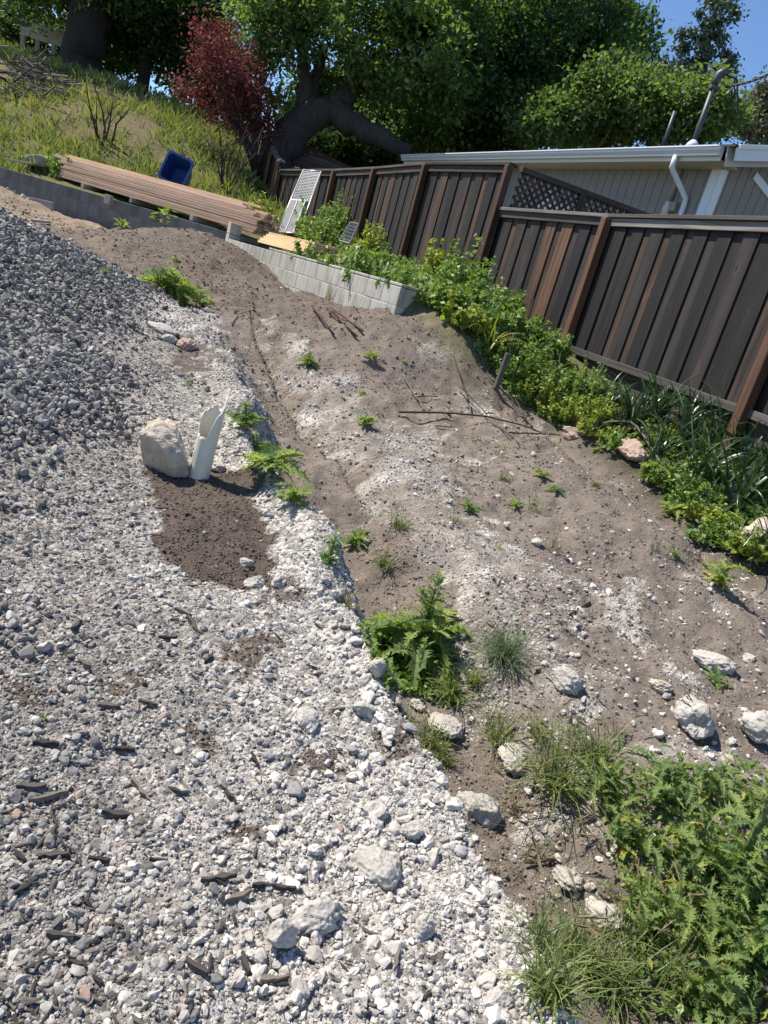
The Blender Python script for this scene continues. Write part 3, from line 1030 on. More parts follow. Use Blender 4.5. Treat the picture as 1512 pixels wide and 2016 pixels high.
lf = thing('board_fence', 'tall dark weathered board fence along the strap leaved plants', 'fence', (1.57, 9.2, 1.3))
LFP = [(3.85, 4.05), (2.78, 6.55), (1.60, 9.2), (0.44, 11.17)]
TOPZ = 2.93
bz = [1.22, 1.36, 1.43, 1.49]
pn = None
for i in range(3):
    a, b = LFP[i], LFP[i + 1]
    d, n = fence_span(lf, a, b, bz[i] + 0.02, bz[i + 1] + 0.02, TOPZ - 0.05, TOPZ - 0.05, front=Vector((-1, -.5, 0)))
    A, B = Vector((*a, 0)), Vector((*b, 0))
    rail('cap_rail', A + n * .02 + Vector((0, 0, TOPZ + 0.01)), B + n * .02 + Vector((0, 0, TOPZ + 0.01)), 0.15, 0.04, M_RAIL, lf)
    rail('top_rail', A + n * .054 + Vector((0, 0, TOPZ - 0.055)), B + n * .054 + Vector((0, 0, TOPZ - 0.055)), 0.022, 0.085, M_RAIL, lf)
    rail('bottom_rail', A + n * .05 + Vector((0, 0, bz[i] + .0)), B + n * .05 + Vector((0, 0, bz[i + 1] + .0)), 0.06, 0.075, M_RAIL, lf)
    rail('kick_board', A + n * -.01 + Vector((0, 0, bz[i] - .14)), B + n * -.01 + Vector((0, 0, bz[i + 1] - .14)), 0.025, 0.20, M_DARKRAIL, lf)
for i, (x, y) in enumerate(LFP):
    if i == 3: continue
    z0, z1 = 0.7, TOPZ - 0.02
    p = Vector((x, y, (z0 + z1) / 2)) + n * 0.095
    piece('post', (0.10, 0.10, z1 - z0), M_POST, p, frame3(Vector((-.4, .917, 0))), lf, 0.006)

uf = thing('board_fence', 'higher stepped part of the dark board fence behind the green weeds', 'fence', (-1.0, 13.2, 1.9))
UFP = [(0.42, 11.2), (-0.82, 13.1), (-1.88, 15.2), (-2.93, 17.0), (-4.6, 19.1)]
UT = [3.52, 3.52, 3.52, 3.50, 3.40]
UB = [1.84, 1.94, 2.05, 2.25, 2.5]
for i in range(4):
    a, b = UFP[i], UFP[i + 1]
    d, n = fence_span(uf, a, b, UB[i], UB[i + 1], UT[i] - .05, UT[i + 1] - .05, front=Vector((-1, -.5, 0)))
    A, B = Vector((*a, 0)), Vector((*b, 0))
    rail('cap_rail', A + n * .02 + Vector((0, 0, UT[i] + .01)), B + n * .02 + Vector((0, 0, UT[i + 1] + .01)), 0.15, 0.04, M_DARKRAIL if i < 2 else M_RAIL, uf)
    rail('top_rail', A + n * .054 + Vector((0, 0, UT[i] - .06)), B + n * .054 + Vector((0, 0, UT[i + 1] - .06)), 0.022, 0.09, M_DARKRAIL, uf)
for i, (x, y) in enumerate(UFP):
    z0, z1 = UB[i] - (.75 if i == 0 else .3), UT[i] - .02
    piece('post', (0.10, 0.10, round(z1 - z0, 2)), M_POST, Vector((x, y, (z0 + z1) / 2)) + n * 0.095, frame3(Vector((-.5, .86, 0))), uf, 0.006)

# the fence that climbs the hill from the far corner
hf = thing('board_fence', 'short run of dark board fence climbing the slope by the red tree', 'fence', (-4.9, 20, 2.7))
h0, h1 = Vector((-4.68, 19.2, 0)), at(533, 274, 21.4)
prev = None
for k in range(6):
    f0, f1 = k / 6, (k + 1) / 6
    top = lambda f: 3.62 + (h1.z - 3.62) * (0.45 * f + 0.55 * f * f)
    P0 = Vector((h0.x + (h1.x - h0.x) * f0, h0.y + (h1.y - h0.y) * f0, top(f0)))
    P1 = Vector((h0.x + (h1.x - h0.x) * f1, h0.y + (h1.y - h0.y) * f1, top(f1)))
    rail('cap_rail', P0, P1, 0.15, 0.05, M_RAIL, hf)
nb = 14
for k in range(nb):
    f = (k + .5) / nb
    P = h0.lerp(Vector((h1.x, h1.y, 0)), f)
    zb, zt = hz(P.x, P.y) - .1, top(f) - .03
    piece('fence_board', (0.17 if k % 2 else .14, 0.02, round(zt - zb, 2)), M_FENCE, Vector((P.x, P.y, (zb + zt) / 2)) + Vector((-.025 * (k % 2), -.01 * (k % 2), 0)), frame3(h1 - Vector((h0.x, h0.y, h1.z))), hf, 0.002)
for f in (0, .55, 1.0):
    P = h0.lerp(Vector((h1.x, h1.y, 0)), f)
    zb, zt = hz(P.x, P.y) - .4, top(f) - .02
    piece('post', (0.1, 0.1, round(zt - zb, 2)), M_POST, Vector((P.x - .09, P.y - .05, (zb + zt) / 2)), None, hf, 0.006)
# onwards behind the red tree, low and dark
hp0, hp1 = Vector((h1.x, h1.y, 0)), Vector((h1.x - 1.5, h1.y + 2.5, 0))
for k in range(12):
    P = hp0.lerp(hp1, (k + .5) / 12)
    zb, zt = hz(P.x, P.y) - .1, h1.z + 0.35 * (k + .5) / 12
    piece('fence_board', (0.17 if k % 2 else .14, 0.02, round(max(.8, zt - zb), 1)), M_FENCE, Vector((P.x, P.y, zt - max(.8, round(zt - zb, 1)) / 2)), frame3(hp1 - hp0), hf, 0.002)

# lattice-topped fence running back to the house from the step post
lt = thing('lattice_fence', 'dark fence with diagonal lattice top running back to the beige house', 'fence', (1.4, 11.6, 2.0))
la, lb = Vector((0.50, 11.27, 0)), Vector((2.75, 12.15, 0))
ld = (lb - la).normalized()
ln = Vector((ld.y, -ld.x, 0))
LR = frame3(ld)
LZ = 3.52
for a, b in ((0.02, 1.02), (1.10, 2.36)):
    pa, pb = la + ld * a, la + ld * b
    drop = 0.0
    rail('cap_rail', pa + Vector((0, 0, LZ)), pb + Vector((0, 0, LZ)), 0.11, 0.075, M_DARKRAIL, lt)
    rail('middle_rail', pa + Vector((0, 0, LZ - .50)), pb + Vector((0, 0, LZ - .50)), 0.05, 0.075, M_DARKRAIL, lt)
    H, Wd = 0.42, b - a
    zc = LZ - 0.25
    for sgn in (1, -1):
        t = -H
        while t < Wd:
            # strip from (t,0) to (t+H,H) clipped to the panel
            x0, x1 = max(t, 0), min(t + H, Wd)
            if x1 - x0 > 0.04:
                q0, q1 = x0 - t, x1 - t
                if sgn < 0:
                    q0, q1 = H - q0, H - q1
                A_ = pa + ld * x0 + Vector((0, 0, zc - H / 2 + q0)) + ln * (0.006 * sgn)
                B_ = pa + ld * x1 + Vector((0, 0, zc - H / 2 + q1)) + ln * (0.006 * sgn)
                L_ = (B_ - A_).length
                z = (B_ - A_).normalized()
                R = Matrix((ln.cross(z), ln, z)).transposed()
                if R.determinant() < 0:
                    R = Matrix((-ln.cross(z), ln, z)).transposed()
                piece('lattice_strip', (0.038, 0.008, round(L_, 2)), M_FENCE, (A_ + B_) / 2, R, lt)
            t += 0.115
    k = int(Wd / 0.16)
    for i in range(k):
        piece('fence_board', (0.155, 0.02, 1.35), M_FENCE, pa + ld * ((i + .5) * Wd / k) + Vector((0, 0, LZ - .53 - .675)), LR, lt, 0.002)
for t in (1.06, 2.42):
    piece('post', (0.10, 0.10, 2.2), M_DARKRAIL, la + ld * t + Vector((0, 0, LZ - 1.06)), LR, lt, 0.006)

# ================================================================== HOUSE
M_SIDE = mat_plain('beige_wood_siding', (0.255, 0.23, 0.20), 0.8, 3.0, 0.12)
M_TRIM = mat_plain('white_trim_paint', (0.70, 0.71, 0.72), 0.45, 4.0, 0.06)
M_GUT = mat_plain('white_gutter_metal', (0.62, 0.63, 0.64), 0.35, 4.0, 0.05)
M_SOFF = mat_plain('soffit_paint', (0.50, 0.47, 0.43), 0.8, 3.0, 0.1)
M_SHING = mat_rand('dark_roof_shingle', [(0, (0.030, 0.030, 0.033)), (1, (0.060, 0.060, 0.064))], 0.95, 30, 0.4)
M_PIPE = mat_plain('grey_metal_pipe', (0.075, 0.082, 0.09), 0.5, 10, 0.25, 0.3)
M_BLACK = mat_plain('black_rubber_cable', (0.02, 0.02, 0.022), 0.6, 10, 0.1)
M_GLASSD = mat_plain('dark_window_glass', (0.03, 0.035, 0.04), 0.08, 3, 0.1)
M_TAN = mat_plain('tan_painted_pipe', (0.30, 0.25, 0.20), 0.6, 5, 0.15)

G0, G1 = at(1424, 296, 12.0), at(797, 311, 20.3)
EZ = (G0.z + G1.z) / 2
G0.z = G1.z = EZ
ha = (G1 - G0).normalized()                       # along the eave, away
hn = Vector((-ha.y, ha.x, 0))
if hn.x > 0: hn = -hn                              # outwards, towards the yard
hin = -hn
HL = (G1 - G0).length
house = thing('house', 'beige sided neighbour house with white gutter behind the dark fence', 'house', (G0.x, G0.y, 1.2))
HR = frame3(ha)
SET = 0.42
wc = G0 + ha * 0.30 + hin * SET                    # wall corner at the near end
wc.z = 0
zb, zt = 0.9, EZ - 0.12
# siding: grooved vertical strips, each one a piece
def siding(start, d, length, zb, zt, out):
    R = frame3(d)
    k = int(length / 0.2)
    for i in range(k):
        hgt = zt(i * .2 + .1) - zb if callable(zt) else zt - zb
        piece('siding_board', (0.19, 0.02, round(hgt, 2)), M_SIDE, start + d * (i * .2 + .1) + out * 0.012 + Vector((0, 0, zb + hgt / 2)), R, house, 0.004)
siding(wc, ha, HL - .5, zb, zt, hn)
gd = hin                                           # gable wall runs inwards from the corner
RISE = 0.30
siding(wc, gd, 6.0, zb, lambda t: zt + 0.07 + RISE * t, -ha)
MB().box(wc + ha * ((HL - .5) / 2) + hin * 3.05 + Vector((0, 0, (zb + zt) / 2)), (HL - .5, 6.1, zt - zb), HR).build('wall_core', mat_plain('dark_groove_paint', (0.07, 0.06, 0.05), .9), house)
# corner boards
cb = 0.15
piece('corner_board', (cb, 0.025, zt - zb), M_TRIM, wc + ha * (cb / 2 - .03) + hn * 0.036 + Vector((0, 0, (zb + zt) / 2)), HR, house, 0.004)
piece('corner_board', (cb, 0.025, zt - zb), M_TRIM, wc + gd * (cb / 2 - .03) - ha * 0.036 + Vector((0, 0, (zb + zt) / 2)), frame3(gd), house, 0.004)
# roof: two slopes, shingle courses built as steps
ridge_in = 3.6
roof = MB()
rn = 10
NEAR = -0.22
p00 = G0 + ha * NEAR
for i in range(rn):
    a, b = i * ridge_in / rn, (i + 1) * ridge_in / rn
    z0, z1 = EZ + 0.05 + a * RISE, EZ + 0.05 + b * RISE
    P = [p00 + hin * (a - .05) + Vector((0, 0, z0 - EZ + .014)), p00 + hin * (b + .02) + Vector((0, 0, z1 - EZ)), G1 + ha * .3 + hin * (b + .02) + Vector((0, 0, z1 - EZ)), G1 + ha * .3 + hin * (a - .05) + Vector((0, 0, z0 - EZ + .014))]
    lo = [q - Vector((0, 0, 0.03)) for q in P]
    roof.add(P + lo, [(0, 3, 2, 1), (4, 5, 6, 7), (0, 1, 5, 4), (1, 2, 6, 5), (2, 3, 7, 6), (3, 0, 4, 7)])
pR = ridge_in * RISE
roof.add([p00 + hin * ridge_in + Vector((0, 0, pR + .05)), p00 + hin * 7.6 + Vector((0, 0, .05)), G1 + ha * .3 + hin * 7.6 + Vector((0, 0, .05)), G1 + ha * .3 + hin * ridge_in + Vector((0, 0, pR + .05)),
          p00 + hin * ridge_in + Vector((0, 0, pR)), p00 + hin * 7.6, G1 + ha * .3 + hin * 7.6, G1 + ha * .3 + hin * ridge_in + Vector((0, 0, pR))],
         [(0, 3, 2, 1), (4, 5, 6, 7), (0, 1, 5, 4), (2, 3, 7, 6), (1, 2, 6, 5)])
roof.build('roof', M_SHING, house)
rk = RNG
sh_i = 0
for i in range(3):                                 # the shingle tabs that show along the eave edge
    a = i * 0.36
    t = NEAR
    while t < HL:
        w = 0.33
        p = G0 + ha * (t + w / 2) + hin * (a + .1) + Vector((0, 0, .078 + (a + .1) * RISE))
        o = piece('shingle', (0.32, 0.30, 0.012), M_SHING, p, None, house)
        o.rotation_euler = (Matrix((ha, hin, Vector((0, 0, 1)))).transposed() @ Matrix.Rotation(math.atan(RISE) + .03, 3, 'X')).to_euler() if ha.cross(hin).z > 0 else (Matrix((ha, -hin, Vector((0, 0, 1)))).transposed() @ Matrix.Rotation(-math.atan(RISE) - .03, 3, 'X')).to_euler()
        t += w
        sh_i += 1
# eave: fascia, soffit, K-style gutter
rail('fascia', G0 + hin * .012 + Vector((0, 0, -.045)), G1 + hin * .012 + Vector((0, 0, -.045)), 0.025, 0.19, M_TRIM, house)
MB().box((G0 + G1) / 2 + hin * 0.22 + Vector((0, 0, -.13)), (HL, 0.38, 0.02), HR).build('soffit', M_SOFF, house)
prof = [(0.0, 0.035), (-0.125, 0.035), (-0.125, 0.020), (-0.118, 0.012), (-0.118, -0.015), (-0.105, -0.035), (-0.085, -0.06), (-0.085, -0.085), (0.0, -0.085)]
gm = MB()
vs0 = [G0 - ha * .02 + hn * (-a) + Vector((0, 0, b)) for a, b in prof]
vs1 = [G1 + hn * (-a) + Vector((0, 0, b)) for a, b in prof]
npf = len(prof)
gm.add(vs0 + vs1, [(i, i + 1, npf + i + 1, npf + i) for i in range(1, npf - 1)] + [tuple(range(npf))] + [tuple(range(npf, 2 * npf))])
gut = gm.build('gutter', M_GUT, house)
lip = MB().box((G0 + G1) / 2 + hn * 0.128 + Vector((0, 0, .030)), (HL, 0.014, 0.018), HR)
lip.build('gutter_lip', M_TRIM, gut)
# gable rake boards
rk0 = G0 + ha * NEAR + hin * 0.02 + Vector((0, 0, -.05))
rk1 = rk0 + hin * ridge_in + Vector((0, 0, pR))
rail('rake_board', rk0, rk1, 0.03, 0.17, M_TRIM, house)
rail('rake_trim', rk0 + Vector((0, 0, .10)) - ha * .02, rk1 + Vector((0, 0, .10)) - ha * .02, 0.05, 0.06, M_TRIM, house)
MB().box((rk0 + rk1) / 2 + ha * .13 + Vector((0, 0, -.03)), (ridge_in + .2, 0.26, 0.02), zrot(rk1 - rk0) @ Matrix.Rotation(math.pi / 2, 3, 'Y')).build('rake_soffit', M_SOFF, house)
wa = wc - ha * .035
rail('gable_brace', wa + hin * .7 + Vector((0, 0, zt + .12)), wa + hin * 1.9 + Vector((0, 0, zt - .22)), 0.03, 0.12, M_TRIM, house)
# gable window: frame and pane
gwin = piece('window', (0.9, 0.03, 1.0), M_GLASSD, wa + hin * 1.62 + Vector((0, 0, zt - .95)), frame3(hin), house)
for dx_, dz_, sx_, sz_ in ((-.46, 0, .11, 1.2), (.46, 0, .11, 1.2), (0, .55, 1.03, .11), (0, -.55, 1.03, .11)):
    piece('window_trim', (sx_, 0.025, sz_), M_TRIM, wa - ha * .028 + hin * (1.62 + dx_) + Vector((0, 0, zt - .95 + dz_)), frame3(hin), gwin, .003)
# side window behind the lattice
sw = wc + ha * 3.55 + hn * .04
swin = piece('window', (1.0, 0.03, 0.7), mat_plain('white_window_blind', (.62, .64, .66), .5, 3, .05), sw + Vector((0, 0, zt - .98)), HR, house)
for dx_, dz_, sx_, sz_ in ((-.52, 0, .10, .86), (.52, 0, .10, .86), (0, .38, .94, .10), (0, -.38, .94, .10)):
    piece('window_trim', (sx_, 0.025, sz_), M_TRIM, sw + hn * .02 + ha * dx_ + Vector((0, 0, zt - .98 + dz_)), HR, swin, .003)

def on_wall(px, py, out=0.05):
    """where the pixel's ray meets the eave wall plane, moved out from it"""
    a, b, c = rays(px, py)
    d = Vector((float(a), float(b), float(c)))
    o = Vector((0, 0, EYE))
    q = wc + hn * (0.024 + out)
    t = (q - o).dot(hn) / d.dot(hn)
    return o + d * t

# downspout with its two elbows
ds0 = G0 + ha * 0.80 + hn * 0.06 + Vector((0, 0, -.08))
base = on_wall(1352, 425, 0.05)
wallpt = wc + ha * ((ds0 - wc).dot(ha)) + hn * .075
dp = [ds0, ds0 + Vector((0, 0, -.16)), ds0.lerp(Vector((wallpt.x, wallpt.y, ds0.z)), .12) + Vector((0, 0, -.22)) - ha * .02,
      Vector((wallpt.x, wallpt.y, ds0.z - .50)) - ha * .10, Vector((wallpt.x, wallpt.y, ds0.z - .60)) - ha * .12, Vector((wallpt.x, wallpt.y, 1.3)) - ha * .12]
MB().tube(dp, 0.043, 10).build('downspout', M_GUT, house, True)
piece('downspout_strap', (0.14, 0.03, 0.03), M_TRIM, Vector((wallpt.x, wallpt.y, ds0.z - .82)) - ha * .12, HR, house)
# conduit on the wall, boot, and the service mast over the roof
c0, c1 = on_wall(1340, 335, .04), on_wall(1316, 400, .04)
c0.z = zt
c0 = wc + ha * ((c1 - wc).dot(ha)) + hn * .06 + Vector((0, 0, zt))
c1 = Vector((c0.x, c0.y, c1.z))
MB().tube([c0, c1], 0.045, 10).build('conduit', M_TAN, house, True)
MB().tube([c1 + Vector((0, 0, .06)), c1 - Vector((0, 0, .05)), c1 - Vector((0, 0, .4))], [.035, .065, .07], 10).build('conduit_boot', mat_plain('cream_putty', (.62, .55, .45), .7), house, True)
piece('junction_box', (0.12, 0.07, 0.14), M_TAN, c1 - ha * .13 + Vector((0, 0, -.05)), HR, house, .006)
m0 = at(1366, 279, 12.9)
m1 = at(1403, 166, 12.9)
m1 = Vector((m0.x, m0.y, m1.z))
mast = MB().tube([m0 - Vector((0, 0, .35)), m1], 0.040, 12).build('service_mast', M_PIPE, house, True)
MB().tube([m1 + Vector((0, 0, -.02)), m1 + Vector((0, 0, .06)), m1 + Vector((.02, 0, .14)), m1 + Vector((.08, -.02, .20)), m1 + Vector((.15, -.03, .19))], [.045, .058, .07, .065, .025], 12).build('weatherhead', M_PIPE, mast, True)
piece('mast_clamp', (0.15, 0.12, 0.05), M_PIPE, m1 + Vector((0.02, 0, -.05)), None, mast, .01)
MB().tube([m0 - Vector((0, 0, .12)), m0 - Vector((0, 0, .02)), m0 + Vector((0, 0, .02))], [.13, .08, .043], 12).build('mast_flashing', M_GUT, mast, True)
v0, v1 = at(1311, 270, 14.6), at(1332, 220, 14.6)
MB().tube([v0 - Vector((0, 0, .3)), Vector((v0.x, v0.y, v1.z))], 0.032, 10).build('vent_pipe', M_PIPE, house, True)
# service cable and drip loops
sv = thing('power_cable', 'twisted black power cable running from the weatherhead across the sky', 'cable', m1 + Vector((.1, -.05, .05)))
wst = m1 + Vector((.16, -.05, 0.0))
wend = at(1640, 60, 11.6)
cab = [wst.lerp(wend, t) + Vector((0, 0, -.16 * math.sin(math.pi * t))) for t in np.linspace(0, 1, 26)]
for ph in (0, 2.1, 4.2):
    MB().tube([p + Vector((0, .012 * math.cos(i * 1.3 + ph), .012 * math.sin(i * 1.3 + ph))) for i, p in enumerate(cab)], 0.011, 6).build('cable_strand', M_BLACK, sv, True)
for k, (ex, ez) in enumerate(((.34, -.28), (.30, -.16), (.22, -.10))):
    q = [m1 + Vector((.12, -.03, .15)), m1 + Vector((.12 + ex * .5, -.05, .16 + ez * .1)), m1 + Vector((.12 + ex, -.06, ez)), m1 + Vector((.12 + ex * .75, -.05, ez - .05)), wst + Vector((.1 + .05 * k, 0, 0))]
    MB().tube([q[0].lerp(q[1], .0), q[1], q[2], q[3], q[4]], 0.010, 6).build('drip_loop', M_BLACK, sv, True)

# ================================================================== LUMBER AND OTHER LOOSE THINGS
M_LUM = mat_wood('fresh_cut_lumber', [(0, (0.40, 0.255, 0.175)), (0.5, (0.50, 0.35, 0.255)), (1, (0.60, 0.45, 0.34))], (16, 16, 0.9), 0.75, 0.3, 0.22)
M_LUM2 = mat_wood('pale_yellow_lumber', [(0, (0.50, 0.33, 0.18)), (1, (0.64, 0.47, 0.28))], (16, 16, 0.9), 0.75, 0.3, 0.2)
M_STICK = mat_rand('dry_grey_stick', [(0, (0.055, 0.045, 0.040)), (0.6, (0.12, 0.10, 0.085)), (1, (0.26, 0.22, 0.18))], 0.9, 20, 0.35)
M_TWIG = mat_rand('brown_twig', [(0, (0.040, 0.028, 0.024)), (1, (0.10, 0.065, 0.050))], 0.9, 20, 0.3)
M_RUST = mat_rand('rusty_steel', [(0, (0.060, 0.028, 0.018)), (1, (0.11, 0.048, 0.028))], 0.9, 60, 0.4)
M_WPLANK = mat_wood('grey_old_plank', [(0, (0.20, 0.17, 0.145)), (1, (0.34, 0.30, 0.26))], (20, 20, 1.2), 0.9, 0.4, 0.35)
M_PVC = mat_plain('weathered_white_pvc', (0.62, 0.585, 0.50), 0.5, 6.0, 0.14)
M_BLUE = mat_plain('blue_plastic', (0.018, 0.060, 0.24), 0.45, 5, 0.2)
M_WIRE = mat_plain('galvanised_wire', (0.42, 0.43, 0.44), 0.4, 8, 0.15, 0.6)
M_PANEL = mat_plain('grey_panel_sheet', (0.11, 0.108, 0.105), 0.7, 6, 0.12)

# long lumber stack over the grey wall
lum = thing('lumber_stack', 'long stack of reddish fresh lumber lying over the grey block wall', 'lumber', (-5.8, 14.6, 1.7))
nL, nLay = 12, 9
A0, A1 = at(118, 326, 16.4), at(506, 434, 13.8)
lx_ = (A1 - A0)
LL = round(lx_.length, 2)
ld_ = lx_.normalized()
mid = (A0 + A1) / 2
back = Vector((ld_.y, -ld_.x, 0)).normalized()
if back.y < 0: back = -back
upv = ld_.cross(back)
if upv.z < 0: upv = -upv
LRm = Matrix((back, upv, ld_)).transposed()
if LRm.determinant() < 0:
    LRm = Matrix((-back, upv, ld_)).transposed()
lay_off = RNG.uniform(-.025, .025, 12)
for j in range(nLay):
    for i in range(6):
        slide = (0 if i else RNG.normal(0, .03)) + RNG.normal(0, .03) + (-.12 if j > 5 else 0) + (-.35 if (j == nLay - 1 and i < 3) else 0) + (-.2 if RNG.random() < .08 else 0)
        p = mid + upv * (-.20 + .046 * j) + back * (.05 + .096 * i + .010 * j + lay_off[j] + RNG.uniform(-.006, .006)) + ld_ * slide
        piece('lumber_board', (0.089, 0.038, LL), M_LUM, p, LRm @ Matrix.Rotation(RNG.uniform(-.003, .003), 3, 'Y'), lum, 0.003)
for j, (o1, o2) in enumerate(((-.62, .30), (-.70, .42), (-.45, .52))):
    p = mid + upv * (-.20 + .046 * (nLay + (j > 1))) + back * o2 + ld_ * o1
    piece('lumber_board', (0.089, 0.038, LL), M_LUM2 if j else M_LUM, p, LRm @ Matrix.Rotation(.012 * (j - 1), 3, 'Y'), lum, 0.003)
for s_ in (-1.9, -.4, 1.3):
    piece('bearer', (0.09, 0.09, 1.0), M_WPLANK, mid + upv * (-.27) + back * .42 + ld_ * s_, Matrix((ld_, upv, back)).transposed() if Matrix((ld_, upv, back)).determinant() > 0 else Matrix((-ld_, upv, back)).transposed(), lum, .004)

# small lumber stack on top of the pale wall
lum2 = thing('lumber_stack', 'short stack of pale yellow boards resting on the pale block wall', 'lumber', (-3.0, 12.3, 1.6))
wd3, wn3 = Vector((*WALL_DIR, 0)), Vector((*WALL_N, 0))
c2 = at(556, 478, 11.9)
c2.z = 1.64
R2 = Matrix((wn3, Vector((0, 0, 1)), -wd3)).transposed()
if R2.determinant() < 0:
    R2 = Matrix((wn3, Vector((0, 0, 1)), wd3)).transposed()
for j in range(5):
    for i in range(5):
        piece('lumber_board', (0.089, 0.038, 2.1), M_LUM2, c2 + Vector((0, 0, .02 + .041 * j)) + wn3 * (.0 + .093 * i + .035 * j) + wd3 * RNG.normal(0, .05), R2, lum2, 0.003)

# plank leaning along the grey wall, loose plank on the wall top
pl = thing('plank', 'long weathered plank lying against the shaded grey block wall', 'plank', at(50, 395, 13.2))
a_, b_ = at(-60, 372, 13.3), at(104, 408, 13.0)
piece('plank_board', (0.05, 0.16, round((b_ - a_).length, 2)), M_WPLANK, (a_ + b_) / 2, zrot(b_ - a_), pl, .004)
a_, b_ = at(10, 313, 14.6), at(64, 322, 14.6)
tag(piece('plank', (0.05, 0.03, 0.55), M_WPLANK, (a_ + b_) / 2, zrot(b_ - a_), None, .003), 'short pale batten beside the boulder on the grey wall', 'plank')
a_, b_ = hit(64, 438), hit(96, 441)
tag(piece('plank', (0.07, 0.03, round((b_ - a_).length, 2)), M_WPLANK, (a_ + b_) / 2 + Vector((0, 0, .03)), zrot(b_ - a_), None, .003), 'little flat board lying on the tan dirt below the grey wall', 'plank')

# blue bin on its side
bn = thing('plastic_bin', 'blue plastic bin tipped on its side in the grass behind the lumber', 'bin', at(345, 345, 17.0))
cB = at(348, 338, 16.8)
axis = Vector((0.10, -0.93, 0.30)).normalized()       # open mouth looks at the yard
bx = Vector((0, 0, 1)).cross(axis).normalized()
by = axis.cross(bx)
rotB = Matrix.Rotation(-0.18, 3, axis)
bx, by = rotB @ bx, rotB @ by
def ring(w, h, t, k=5, r=.08):
    out = []
    for sx, sy, a0 in ((1, 1, 0), (-1, 1, 90), (-1, -1, 180), (1, -1, 270)):
        for q in range(k):
            a = math.radians(a0 + 90 * q / (k - 1))
            out.append(cB + bx * (sx * (w - r) + r * math.cos(a)) + by * (sy * (h - r) + r * math.sin(a)) + axis * t)
    return out
def loft(rings, cap0=False, cap1=False):
    m = MB()
    n = len(rings[0])
    vs = [p for r in rings for p in r]
    fs = [(i * n + k, i * n + (k + 1) % n, (i + 1) * n + (k + 1) % n, (i + 1) * n + k) for i in range(len(rings) - 1) for k in range(n)]
    if cap0: fs.append(tuple(range(n))[::-1])
    if cap1: fs.append(tuple((len(rings) - 1) * n + k for k in range(n)))
    m.add(vs, fs)
    return m
loft([ring(.20, .23, -.42), ring(.265, .295, .12), ring(.25, .28, .12), ring(.19, .22, -.40)], False, True).build('bin_body', M_BLUE, bn)
loft([ring(.20, .23, -.42), ring(.20, .23, -.425)], True, True).build('bin_bottom', M_BLUE, bn)
loft([ring(.262, .292, .08), ring(.295, .325, .08), ring(.295, .325, .125), ring(.250, .280, .125), ring(.250, .280, .10)]).build('bin_rim', M_BLUE, bn)

# galvanised mesh gate panel leaning on the fence
gp = thing('mesh_panel', 'wire mesh gate panel with grey lower sheet leaning on the dark fence', 'gate panel', at(585, 440, 14.6))
tl, tr_, bl, br = at(597, 335, 16.4), at(632, 338, 16.2), at(546, 457, 14.9), at(588, 460, 14.7)
for a, b, nm in ((tl, bl, 'frame_tube'), (tr_, br, 'frame_tube'), (tl, tr_, 'frame_tube'), (bl, br, 'frame_tube')):
    MB().tube([a, b], 0.017, 8).build(nm, M_WIRE, gp, True)
ml, mr = tl.lerp(bl, .50), tr_.lerp(br, .50)
MB().tube([ml, mr], 0.02, 8).build('middle_bar', M_TRIM, gp, True)
for k in range(1, 12):
    MB().tube([tl.lerp(tr_, k / 12), ml.lerp(mr, k / 12)], 0.004, 5).build('mesh_wire', M_WIRE, gp)
for k in range(1, 20):
    f = .5 * k / 20
    MB().tube([tl.lerp(bl, f), tr_.lerp(br, f)], 0.004, 5).build('mesh_wire', M_WIRE, gp)
nrm = (tr_ - tl).cross(bl - tl).normalized()
if nrm.y > 0: nrm = -nrm
q = [ml.lerp(mr, .03), ml.lerp(mr, .74), bl.lerp(br, .74), bl.lerp(br, .03)]
pm = MB()
pm.add([p + nrm * .012 for p in q] + [p - nrm * .012 for p in q], [(0, 1, 2, 3), (7, 6, 5, 4), (0, 4, 5, 1), (1, 5, 6, 2), (2, 6, 7, 3), (3, 7, 4, 0)])
pm.build('lower_sheet', M_PANEL, gp)
MB().tube([ml.lerp(mr, .38) + nrm * .02, bl.lerp(br, .38) + nrm * .02], .010, 6).build('sheet_batten', M_TRIM, gp)
MB().tube([ml.lerp(mr, .76) + nrm * .01, bl.lerp(br, .76) + nrm * .01], .012, 6).build('sheet_batten', M_TRIM, gp)
gp2 = thing('mesh_panel', 'small bent wire mesh frame half hidden in the terrace weeds', 'gate panel', at(690, 445, 12.6))
t2 = [at(668, 474, 12.7), at(690, 438, 12.9), at(706, 441, 12.8), at(688, 480, 12.6)]
for i in range(4):
    MB().tube([t2[i], t2[(i + 1) % 4]], .015, 6).build('frame_tube', M_PIPE if i != 1 else M_WPLANK, gp2)
for k in range(1, 6):
    MB().tube([t2[0].lerp(t2[3], k / 6), t2[1].lerp(t2[2], k / 6)], .004, 4).build('mesh_wire', M_WIRE, gp2)
    MB().tube([t2[0].lerp(t2[1], k / 6), t2[3].lerp(t2[2], k / 6)], .004, 4).build('mesh_wire', M_WIRE, gp2)

